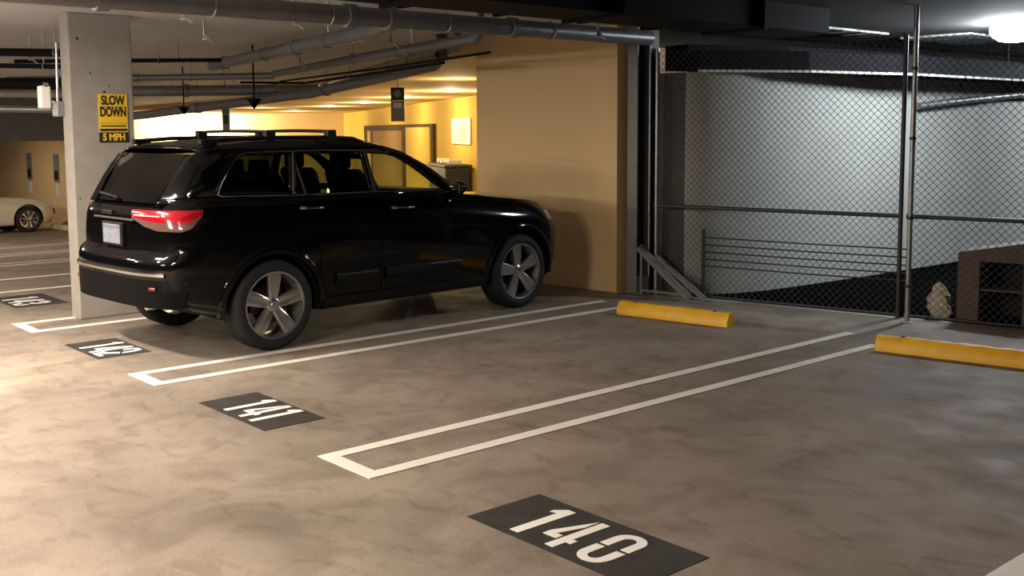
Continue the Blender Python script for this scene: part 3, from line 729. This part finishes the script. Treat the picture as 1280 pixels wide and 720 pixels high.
# inner wheel wells in dark plastic
for lw in (0, WB):
    for sx in (-1, 1):
        mb = MB(); rows = []
        for k in range(25):
            a = -.15 + (PI + .3) * k / 24; rows.append([(sx * .60, lw + .458 * math.cos(a), .375 + .458 * math.sin(a)), (sx * .90, lw + .458 * math.cos(a), .375 + .458 * math.sin(a))])
        mb.grid(rows).build('wheel_well', M['cladding'], car, smooth=50, solid=.008)
        # flared black lip following the arch
        rows = []
        for k in range(33):
            a = -.10 + (PI + .2) * k / 32; r = []
            for (dr, dx) in ((-.004, -.03), (-.004, .012), (.02, .018), (.045, .012), (.055, -.002)):
                y, z = lw + (.46 + dr) * math.cos(a), .375 + (.46 + dr) * math.sin(a)
                v = max(0, min(1, B.v_of(y, z))); r.append((sx * (B.W(y, v) + dx), y, z))
            rows.append(r)
        MB().grid(rows).build('wheel_arch_trim', M['paint'], car, smooth=50)
def GS(l, z):
    w = .85 - .40 * (z - 1.28)
    if l < -.3: w -= .055 * ((-.3 - l) / .3) ** 2
    if l < -.5: w -= .075 * ((-.5 - l) / .35) ** 2
    if l > 1.9: w -= .10 * ((l - 1.9) / .55) ** 2
    return w
sil = [(-.85, 1.255), (-.82, 1.31), (-.71, 1.465), (-.625, 1.58), (-.56, 1.655), (-.49, 1.69), (-.30, 1.725), (0, 1.745), (.35, 1.755), (.7, 1.755), (1.0, 1.745), (1.22, 1.725), (1.40, 1.695), (1.58, 1.645), (1.83, 1.515), (2.08, 1.345), (2.24, 1.235)]
belt = [(2.0, 1.235), (1.2, 1.26), (.3, 1.28), (-.4, 1.295)]
WIN = dict(
    quarter=[(-.43, 1.335), (-.37, 1.43), (-.29, 1.52), (-.22, 1.595), (-.17, 1.635), (-.11, 1.655), (.325, 1.660), (.235, 1.314)],
    rear=[(.30, 1.310), (.395, 1.658), (1.09, 1.655), (1.105, 1.62), (1.085, 1.293)],
    front=[(1.205, 1.302), (1.165, 1.45), (1.155, 1.60), (1.165, 1.645), (1.40, 1.63), (1.50, 1.605), (1.62, 1.54), (1.75, 1.445), (1.965, 1.283)])
for sx in (1, -1):
    f = lambda l, z, o=0: (sx * (GS(l, z) + o), l, z)
    filled('window_surround', densify(sil + belt), [densify(w_) for w_ in WIN.values()], f, M['paint'], car, thick=.03)
    for k, g in (('quarter', 'dark_privacy'), ('rear', 'privacy'), ('front', 'glass')):
        o = filled({'quarter': 'quarter_window', 'rear': 'rear_door_window', 'front': 'front_door_window'}[k], WIN[k], [], lambda l, z: f(l, z, -.006), M[g], car, thick=0)
    # satin trim: below the windows, round the quarter window, along the roof edge
    q = WIN['quarter']; T = lambda pts, r, o=.017: MB().tube([f(l, z, o) for l, z in pts], r, 6)
    T([(1.98, 1.272), (1.2, 1.293), (.3, 1.302), (-.42, 1.322)], .0065).build('belt_trim', M['dchrome'], car)
    T([(-.42, 1.322)] + [(a - .012, b + .004) for a, b in q[:5]] + [(-.11, 1.668), (.30, 1.672)], .007).build('window_trim', M['dchrome'], car, smooth=60)
    T([(.262, 1.31), (.362, 1.665)], .008, .016).build('pillar_trim', M['dchrome'], car)
    T([(.3, 1.673), (.7, 1.676), (1.15, 1.664), (1.42, 1.64)], .009, .018).build('drip_rail', M['dchrome'], car, smooth=60)
    T([(.36, 1.66), (.40, 1.31)][::-1], .012, .004).build('window_seal', M['cladding'], car)
    T([(1.145, 1.655), (1.15, 1.29)], .030, -.006).build('centre_pillar_cover', M['cladding'], car)
    # doors with handles
    for nm, la, lb in (('rear_door', .20, 1.125), ('front_door', 1.14, 2.12)):
        zlo = (lambda l: max(.40, .375 + math.sqrt(max(0, .52 ** 2 - l * l))) if l < .52 else .40) if nm == 'rear_door' else (lambda l: .40)
        dmb = B.patch(None, .006, la if nm == 'front_door' else .46, lb, zlo, lambda l: interp(l, BP['ZT']) - .035, side=sx)
        dob = dmb.build(nm, M['paint'], car, smooth=40)
        hl = (.27, .53) if nm == 'rear_door' else (1.28, 1.56)
        zc = 1.187 if nm == 'rear_door' else 1.137
        if nm == 'rear_door': hl = (.29, .54)
        path = []
        for k in range(7):
            l = lerp(hl[0], hl[1], k / 6); o_ = .006 + .030 * math.sin(PI * k / 6) ** .5
            v = B.v_of(l, zc); path.append((sx * (B.W(l, v) + o_), l, zc - .012 * k / 6 + .006))
        MB().tube(path, [.010, .012, .011, .011, .011, .012, .010], 8).build('door_handle', M['dchrome'], dob, smooth=60)
        MB().tube([path[0], path[1]], .016, 8).build('handle_cap', M['chrome'], dob, smooth=60)
        # lower moulding
        mo = []
        l0, l1 = (.62, 1.10) if nm == 'rear_door' else (1.18, 2.10)
        for k in range(13):
            l = lerp(l0, l1, k / 12); r = []
            for zz, oo in ((.50, .006), (.51, .022), (.56, .026), (.60, .018), (.605, .006)):
                r.append((sx * (B.W(l, B.v_of(l, zz)) + oo), l, zz))
            mo.append(r)
        MB().grid(mo).build('door_moulding', M['cladding'], dob, smooth=50)
        mp = [(sx * (B.W(l, B.v_of(l, .585)) + .026), l, .585) for l in ((.62, .8, 1.08) if nm == 'rear_door' else (1.7, 2.0, 2.10))]
        MB().tube(mp, .007, 6).build('moulding_strip', M['dchrome'], dob)
    # rocker cladding
    rows = []
    for k in range(25):
        l = lerp(.50, WB - .50, k / 24); rows.append([(sx * (B.W(l, max(0, B.v_of(l, zz))) + oo), l, zz) for zz, oo in ((.275, -.06), (.28, .012), (.33, .024), (.385, .014), (.395, 0))])
    MB().grid(rows).build('rocker_panel', M['cladding'], car, smooth=50)
    # mirror
    mr = MB(); rows = []
    for i in range(9):
        t = i / 8; rows.append([])
        for j in range(13):
            a = 2 * PI * (j % 12) / 12; k = math.sin(PI * (.12 + .80 * t)) ** .55
            rows[-1].append((sx * (.875 + .185 * t), 2.10 + .06 * k * math.cos(a) - .02 * t, 1.285 + .07 * k * math.sin(a) + .01 * t))
    mr.grid(rows); mr.f += [tuple(range(12)), tuple(range(8 * 13, 8 * 13 + 12))[::-1]]
    mo_ = mr.build('wing_mirror', M['paint'], car, smooth=60)
    MB().box(min(sx * .90, sx * 1.04), max(sx * .90, sx * 1.04), 2.026, 2.036, 1.245, 1.335).build('mirror_glass', M['chrome'], mo_, bevel=.01)
    MB().tube([(sx * .84, 2.13, 1.235), (sx * .93, 2.13, 1.25)], .025, 8).build('mirror_arm', M['cladding'], mo_)
    # tail lamp wrapping round the rear corner
    def lamp(z_fun0, z_fun1, off, name, material, parent, s0=0, s1=1, n=30):
        rows = []
        for i in range(n + 1):
            s_ = lerp(s0, s1, i / n); z0, z1 = z_fun0(s_), z_fun1(s_); r = []
            for j in range(7):
                z = lerp(z0, z1, j / 6); v = (z - .37) / (1.28 - .37)
                if s_ < .72: l, w = B.end_pt(v, lerp(.052, PI / 2, (s_ / .72)) ** 1.0 if s_ > 0 else .052, True, off)
                else:
                    l0_ = B.ends(v)[0] + BP['Rr']; l = lerp(l0_, -.40, (s_ - .72) / .28); w = B.W(l, v) + off
                r.append((sx * w, l, z))
            rows.append(r)
        inner = [[(x * .965, y + .03, z) for x, y, z in r] for r in rows]
        mb = MB().grid(rows)
        ro = rows[0] + [r[-1] for r in rows[1:]] + rows[-1][-2::-1] + [r[0] for r in rows[-2:0:-1]]
        ri = inner[0] + [r[-1] for r in inner[1:]] + inner[-1][-2::-1] + [r[0] for r in inner[-2:0:-1]]
        mb.grid([ro + [ro[0]], ri + [ri[0]]])
        return mb.build(name, material, parent, smooth=40)
    top = lambda s_: 1.225 - .012 * abs(s_ - .5)
    mid = lambda s_: interp(s_, [(.06, 1.165), (.2, 1.135), (.45, 1.115), (.6, 1.125), (.70, 1.185)])
    low = lambda s_: interp(s_, [(.06, 1.15), (.16, 1.09), (.28, 1.06), (.52, 1.055), (.62, 1.085), (.70, 1.175)])
    S0, S1 = (.06 if sx > 0 else .50), .70
    tl = lamp(mid, top, .014, 'tail_lamp', M['red'], car, S0, S1)
    lamp(low, mid, .012, 'reversing_lens', M['smoke'], tl, S0, S1)
    lamp(lambda s_: 1.172, lambda s_: 1.182, .018, 'light_bar', M['clear'], tl, S0 + .02, S0 + .10 if sx < 0 else .32)
    # rear bumper reflector and fog pocket
    rows = []
    for k in range(7):
        l, w_ = B.end_pt(.20, lerp(.66, .80, k / 6), True, .018); rows.append([(sx * w_, l, .585), (sx * w_, l - .003, .60), (sx * w_, l, .615)])
    MB().grid(rows).build('bumper_reflector', M['dred'], car, smooth=50, solid=.006)
    MB().lathe([(.030, -.03), (.038, -.03), (.040, .10), (.030, .10)], (sx * .56, -.93, .455), 'y', 20).build('exhaust_tip', M['chrome'], car, smooth=40)
    # corner post between side panel and rear glass
    rows = []
    for i in range(13):
        t = i / 12; z = lerp(1.255, 1.66, t); ls = interp(z, [(1.255, -.85), (1.31, -.82), (1.465, -.71), (1.58, -.625), (1.66, -.555)]); ws = GS(ls, z); r = []
        lg, wg = lerp(-.865, -.56, t), lerp(.60, .545, t)
        for k in range(9):
            a = PI / 2 * k / 8; r.append((sx * (wg + (ws + .012 - wg) * math.cos(a)), ls + .02 - (ls + .02 - lg) * math.sin(a), z))
        rows.append(r)
    MB().grid(rows).build('rear_corner_post', M['paint'], car, smooth=60, solid=.01)
    # roof rail
    rail = MB().tube([(sx * .59, l, z) for l, z in ((-.42, 1.735), (-.36, 1.768), (-.1, 1.785), (.3, 1.792), (.8, 1.790), (1.1, 1.775), (1.22, 1.745))], [.014, .020, .018, .018, .018, .020, .012], 8)
    rail.build('roof_rail', M['cladding'], car, smooth=60)
    wp = make_wheel(car, (sx * .945, 0, .386), sx < 0, phase=math.radians(-2))
    wf = make_wheel(car, (sx * .945, WB, .386), sx < 0, phase=math.radians(8))
# roof
ze = [(-.60, 1.665), (-.5, 1.70), (-.3, 1.725), (0, 1.748), (.35, 1.757), (.7, 1.757), (1.0, 1.747), (1.22, 1.727), (1.40, 1.697), (1.6, 1.64)]
rows = []
for i in range(25):
    t = i / 24; r = []
    for j in range(17):
        u = -1 + 2 * j / 16; l = lerp(-.50 - .06 * (1 - u * u), 1.40 + .13 * (1 - u * u), t); z0 = interp(l - .13 * (1 - u * u) * t, ze)
        wv = GS(l, z0) + .012; r.append((u * wv, l, z0 + .035 * (1 - u * u) - .02 * abs(u) ** 8))
    rows.append(r)
MB().grid(rows).build('roof', M['paint'], car, smooth=60, solid=.02)
for l, nm in ((.215, 'rear'), (.86, 'front')):
    cb_ = MB().tube([(x, l, 1.840 + .010 * (1 - (x / .6) ** 2)) for x in [-.60 + .1 * k for k in range(13)]], .015, 8)
    o = cb_.build('roof_crossbar', M['cladding'], car, smooth=60)
    for sx in (1, -1): MB().box(sx * .58 - .035, sx * .58 + .035, l - .05, l + .05, 1.745, 1.858).build('crossbar_foot', M['cladding'], o, bevel=.012)
for sx in (1, -1):
    for l in (-.40,): MB().box(sx * .59 - .03, sx * .59 + .03, l - .06, l + .10, 1.735, 1.785).build('rail_foot', M['cladding'], car, bevel=.012)
# windshield, rear glass, spoiler, wipers
rows = []
for i in range(13):
    t = i / 12; r = []
    for j in range(17):
        u = -1 + 2 * j / 16; l = lerp(2.23, 1.39, t) + (.20 * (1 - t) + .12 * t) * (1 - u * u); z = lerp(1.225, 1.70, t) + .03 * (1 - u * u) * t
        z += .03 * math.sin(PI * t); r.append((u * lerp(.80, .66, t), l, z))
    rows.append(r)
MB().grid(rows).build('windshield', M['shield'], car, smooth=80)
rows = []
for i in range(9):
    t = i / 8; rows.append([(u * lerp(.60, .545, t), lerp(-.865, -.56, t) - .03 * (1 - u * u), lerp(1.275, 1.665, t)) for u in [-1 + 2 * j / 12 for j in range(13)]])
MB().grid(rows).build('rear_window', M['rear_glass'], car, smooth=80)
rows = []
for (y, z) in ((-.33, 1.738), (-.45, 1.733), (-.54, 1.722), (-.585, 1.712), (-.588, 1.703), (-.54, 1.690), (-.45, 1.675)):
    rows.append([(u * .56, y + (.06 * u * u if y < -.4 else 0) - .0, z + .03 * (1 - u * u)) for u in [-1 + 2 * j / 12 for j in range(13)]])
MB().grid(rows).build('spoiler', M['paint'], car, smooth=50)
MB().tube([(0, -.895, 1.30), (-.15, -.885, 1.315), (-.42, -.855, 1.33)], .012, 8).build('rear_wiper', M['cladding'], car)
# tailgate furniture
tg = car
pf = lambda w, z, off: (w, -.90 - off, z)
lp = MB().box(-.155, .155, -.968, -.956, .925, 1.085).build('licence_plate', M['plate'], car, bevel=.003)
pt = Matrix.Translation((-.145, -.9065, 1.0)) @ Matrix(((1, 0, 0, 0), (0, 0, -1, 0), (0, 1, 0, 0), (0, 0, 0, 1)))
MB().box(-.145, .145, -.971, -.968, 1.055, 1.075).build('plate_band', M['blue'], lp)
MB().box(-.19, .19, -.962, -.90, .905, 1.105).build('plate_recess', M['cladding'], car, bevel=.01)
MB().box(-.36, .36, -.955, -.90, 1.125, 1.145).build('tailgate_handle_bar', M['dchrome'], car, bevel=.008)
MB().box(-.20, -.02, -.952, -.90, 1.165, 1.195).build('badge', M['dchrome'], car, bevel=.004)
rows = []
for k in range(25):
    u = -1 + 2 * k / 24; l, w = B.end_pt(.38, math.asin(abs(u)) * .62, True, .012); s_ = 1 if u >= 0 else -1
    rows.append([(s_ * w, l + .012, .695), (s_ * w, l - .004, .702), (s_ * w, l - .004, .722), (s_ * w, l + .012, .730)])
MB().grid(rows).build('bumper_strip', M['chrome'], car, smooth=40)
rows = []
for k in range(25):
    u = -1 + 2 * k / 24; l, w = B.end_pt(.10, math.asin(abs(u)) * .9, True, .01); s_ = 1 if u >= 0 else -1
    rows.append([(s_ * w, l + .02, .44), (s_ * w, l - .0, .445), (s_ * w, l - .004, .55), (s_ * w, l - .004, .67), (s_ * w, l + .02, .69)])
MB().grid(rows).build('lower_bumper', M['matte'], car, smooth=40)
# nose: grille, headlamps
MB().box(-.55, .55, 3.72, 3.835, .74, .86).build('grille', M['cladding'], car, bevel=.01)
for k in range(7): MB().box(-.50 + k * .15, -.40 + k * .15, 3.83, 3.842, .75, .85).build('grille_slot', M['chrome'], bpy.data.objects['grille'], bevel=.01)
for sx in (1, -1):
    rows = []
    for k in range(13):
        ph = lerp(.62, 1.35, k / 12); r = []
        for v_ in (.80, .86, .91):
            l, w_ = B.end_pt(v_, ph, False, .006); r.append((sx * w_, l, B.z(l, v_)))
        rows.append(r)
    MB().grid(rows).build('headlamp', M['clear'], car, smooth=50, solid=.01)
# cabin
def seat(x, y, wide):
    rows = []
    s_ = MB().prism([(y + .10, .95), (y - .02, .95), (y - .16, 1.45), (y - .14, 1.49), (y - .07, 1.49), (y - .03, 1.44)], x - wide, x + wide, 'x').build('seat', M['interior'], car, bevel=.03)
    return s_
for x in (-.38, .38):
    s_ = seat(x, 1.25, .24); MB().box(x - .12, x + .12, 1.06, 1.16, 1.49, 1.65).build('headrest', M['interior'], s_, bevel=.03)
s_ = seat(0, .35, .62)
for x in (-.42, 0, .42): MB().box(x - .12, x + .12, .16, .25, 1.47, 1.60).build('headrest', M['interior'], s_, bevel=.03)
MB().box(-.74, .74, 1.92, 2.25, 1.15, 1.262).build('dashboard', M['interior'], car, bevel=.03)
MB().tube([(-.38 + .18 * math.cos(a), 1.80 - .06 * math.sin(a), 1.20 + .17 * math.sin(a)) for a in [2 * PI * k / 20 for k in range(20)]], .014, 8, closed=True).build('steering_wheel', M['interior'], car, smooth=60)
MB().box(-.12, .12, 1.58, 1.61, 1.565, 1.625).build('rear_view_mirror', M['interior'], car, bevel=.01)
for x in (-.40, .40): MB().box(x - .2, x + .2, 1.36, 1.56, 1.655, 1.675).build('sun_visor', M['interior'], car, bevel=.005)
MB().box(-.60, .60, -.20, 1.30, 1.700, 1.708).build('headliner', M['interior'], car)

# ---- white saloon by the far wall
wc = empty('white_saloon_car', (-29.55, 5.95, fz(-29.6) + .0), .03)
wc.rotation_euler = (0, math.atan(-SL), .03)
tag(wc, 'white saloon car parked nose-in at the far wall, cut off by the left edge', 'car')
W2 = 2.72
SP = dict(wb=W2, zbr=.30, ztr=.98, zbf=.26, ztf=.70, Rr=.45, Rf=.75, nr=2.6, nf=2.4,
    LR=[(.30, -.98), (.5, -1.05), (.8, -1.02), (.98, -.95)], LF=[(.26, 3.50), (.4, 3.58), (.55, 3.58), (.70, 3.48)],
    WV=[(0, .82), (.08, .87), (.3, .90), (.55, .91), (.75, .90), (.9, .85), (1, .79)],
    WL=[(-1, .93), (-.4, 1), (2.7, 1), (3.1, .98), (3.6, .90)],
    ZB=[(-1, .28), (0, .20), (3, .19), (3.6, .22)],
    ZT=[(-1, .97), (-.5, 1.0), (.5, .98), (1.6, .95), (2.2, .90), (2.9, .82), (3.3, .74), (3.58, .64)],
    CR=[(-1, .02), (2.0, .03), (2.8, .05), (3.4, .03), (3.6, .01)])
B2 = Body(SP)
body_object(B2, 'body', M['white_car'], wc, .375, .335)
G2 = lambda l, z: .80 - .45 * (z - .96)
sil2 = [(-.55, .97), (-.25, 1.15), (.1, 1.33), (.4, 1.40), (.8, 1.43), (1.1, 1.40), (1.45, 1.28), (1.8, 1.08), (2.1, .89), (1.0, .93), (0, .96)]
w2 = [[(-.15, 1.01), (.12, 1.25), (.35, 1.34), (.62, 1.36), (.62, .99)], [(.70, .99), (.70, 1.36), (1.05, 1.34), (1.35, 1.24), (1.78, .965)]]
for sx in (1, -1):
    f2 = lambda l, z, o=0: (sx * (G2(l, z) + o), l, z)
    filled('window_surround', densify(sil2), [densify(q) for q in w2], f2, M['white_car'], wc, thick=.03)
    for q, nm in zip(w2, ('rear_door_window', 'front_door_window')): filled(nm, q, [], f2, M['privacy'], wc, thick=0)
    for l in (0, W2): make_wheel(wc, (sx * .885, l, .325), sx < 0, R=.325, rim_r=.225, spokes=9)
    MB().box(sx * .66 - .14, sx * .66 + .14, 3.20, 3.40, .60, .70).build('headlamp', M['clear'], wc, bevel=.04)
    for lw in (0, W2):
        rows = [[(sx * .58, lw + .372 * math.cos(a), .335 + .372 * math.sin(a)), (sx * .83, lw + .372 * math.cos(a), .335 + .372 * math.sin(a))] for a in [-.15 + (PI + .3) * k / 20 for k in range(21)]]
        MB().grid(rows).build('wheel_well', M['cladding'], wc, smooth=50, solid=.008)
rows = []
for i in range(21):
    l, z = sil2[0][0], 0; t = i / 20; l = lerp(-.55, 2.1, t); z = interp(l, sil2[:9]); rows.append([(u * (G2(l, z) + .01), l, z + .03 * (1 - u * u)) for u in [-1 + 2 * j / 10 for j in range(11)]])
MB().grid(rows[6:14]).build('roof', M['white_car'], wc, smooth=60, solid=.01)
MB().grid(rows[13:]).build('windshield', M['privacy'], wc, smooth=60)
MB().grid(rows[:7]).build('rear_window', M['privacy'], wc, smooth=60)
for sx in (1, -1): MB().box(min(sx * .84, sx * 1.0), max(sx * .84, sx * 1.0), 1.78, 1.90, .95, 1.06).build('wing_mirror', M['white_car'], wc, bevel=.03)
MB().box(-.40, .40, 3.44, 3.56, .42, .56).build('grille', M['cladding'], wc, bevel=.02)

# ------------------------------------------------------------------ lights
def area(name, loc, sx, sy, power, col, rot=(0, 0, 0), spread=None):
    l = bpy.data.lights.new(name, 'AREA'); l.shape = 'RECTANGLE'; l.size = sx; l.size_y = sy; l.energy = power; l.color = col
    if spread: l.spread = spread
    o = bpy.data.objects.new(name, l); C.objects.link(o); o.location = loc; o.rotation_euler = rot; return o
def point(name, loc, power, col, r=.08):
    l = bpy.data.lights.new(name, 'POINT'); l.energy = power; l.color = col; l.shadow_soft_size = r
    o = bpy.data.objects.new(name, l); C.objects.link(o); o.location = loc; return o
WARM = (1, .86, .69)
# fluorescent battens over the driving aisle (above and behind the camera's view)
def batten(x, y, power, label, rz=0, col=WARM, z=2.84):
    r = empty('ceiling_batten_light', (x, y, z), rz); tag(r, label, 'light', 'fluorescent battens over the aisle')
    MB().box(-.62, .62, -.07, .07, .06, .155).build('housing', M['sign_w'], r, bevel=.01)
    MB().tube([(-.6, 0, .025), (.6, 0, .025)], .03, 12).build('lamp_tube', M['lamp_white'], r, smooth=60)
    a = area('batten_light', (x, y, z - .02), 1.2, .12, power, col, (0, 0, rz)); return r
batten(-9.1, 1.3, 290, 'fluorescent batten over the aisle behind the black car')
batten(-14.5, -.8, 210, 'fluorescent batten over the aisle left of the column')
batten(-5.2, -.8, 420, 'fluorescent batten over the aisle nearest the camera')
batten(-8.0, -4.5, 700, 'fluorescent batten over the aisle behind the camera, farthest back')
batten(-22.5, 1.5, 420, 'fluorescent batten over the aisle near the white car')
for x, y, e in ((-9.1, .4, 150), (-14.5, -2.0, 140), (-5.2, -1.6, 90), (-22.5, 1.5, 150)): point('ceiling_fill', (x, y, 2.50), e, (1, .95, .88), .15)  # added point lamps without fixtures, to brighten the ceiling
# lobby downlights
LD = [(-49.57, 28.39), (-38.86, 23.92), (-32.82, 21.72), (-27.0, 19.26), (-21.79, 17.01)]
for (x, y), lb in zip(LD, ('farthest', 'second farthest', 'middle', 'second nearest', 'nearest')):
    r = empty('recessed_downlight', (x, y, 2.83)); tag(r, '%s of the five warm recessed downlights in the cream lobby ceiling' % lb, 'light', 'lobby downlights')
    k = 1.0
    MB().lathe([(.001, -.012), (.17 * k, -.012), (.17 * k, -.002), (.001, -.002)], (0, 0, 0), 'z', 24).build('lamp_disc', M['lamp_warm'], r)
    MB().lathe([(.17 * k, -.016), (.21 * k, -.010), (.21 * k, -.001), (.17 * k, -.001)], (0, 0, 0), 'z', 24).build('trim_ring', M['sign_w'], r)
    point('downlight', (x, y, 2.55), 230, (1, .80, .46), .1)
for x, y, e in ((-16.5, 13.0, 45), (-43, 23, 120)):
    point('lobby_fill_lamp', (x, y, 2.45), e, (1, .80, .45), .15)
# row of bright lamps at the far lobby end
for i, (x, y) in enumerate(((-60.5, 25.4), (-61.0, 27.0), (-59.5, 28.2))):
    point('lobby_end_lamp', (x, y, 2.0), 900, (1, .90, .66), .3)
# added area light without a fixture, brightens the far tan wall
area('far_wall_fill', (-30, 6.5, 2.6), 1.2, .12, 190, WARM)

w = bpy.data.worlds.new('world'); bpy.context.scene.world = w; w.use_nodes = True
w.node_tree.nodes['Background'].inputs['Color'].default_value = (.5, .45, .4, 1)
w.node_tree.nodes['Background'].inputs['Strength'].default_value = 0.02

# ------------------------------------------------------------------ camera
cd = bpy.data.cameras.new('camera'); cam = bpy.data.objects.new('camera', cd); C.objects.link(cam)
cd.sensor_width = 36; cd.lens = 1336.3 / 1280 * 36; cd.shift_y = -(360 - 295.58) / 1280; cd.clip_end = 300
pitch, yaw, roll = .1004, .8518, -.0051
cam.location = (0, 0, 1.8586)
cam.rotation_mode = 'QUATERNION'
Rm = Matrix.Rotation(yaw, 4, 'Z') @ Matrix.Rotation(PI / 2 - pitch, 4, 'X') @ Matrix.Rotation(roll, 4, 'Z')
cam.rotation_quaternion = Rm.to_quaternion()
sc = bpy.context.scene; sc.camera = cam
sc.view_settings.view_transform = 'Standard'; sc.view_settings.look = 'None'
sc.view_settings.exposure = 0; sc.view_settings.gamma = 1; sc.view_settings.use_curve_mapping = False
sc.cycles.max_bounces = 8; sc.cycles.transparent_max_bounces = 16; sc.cycles.sample_clamp_indirect = 6
sc.cycles.use_denoising = True
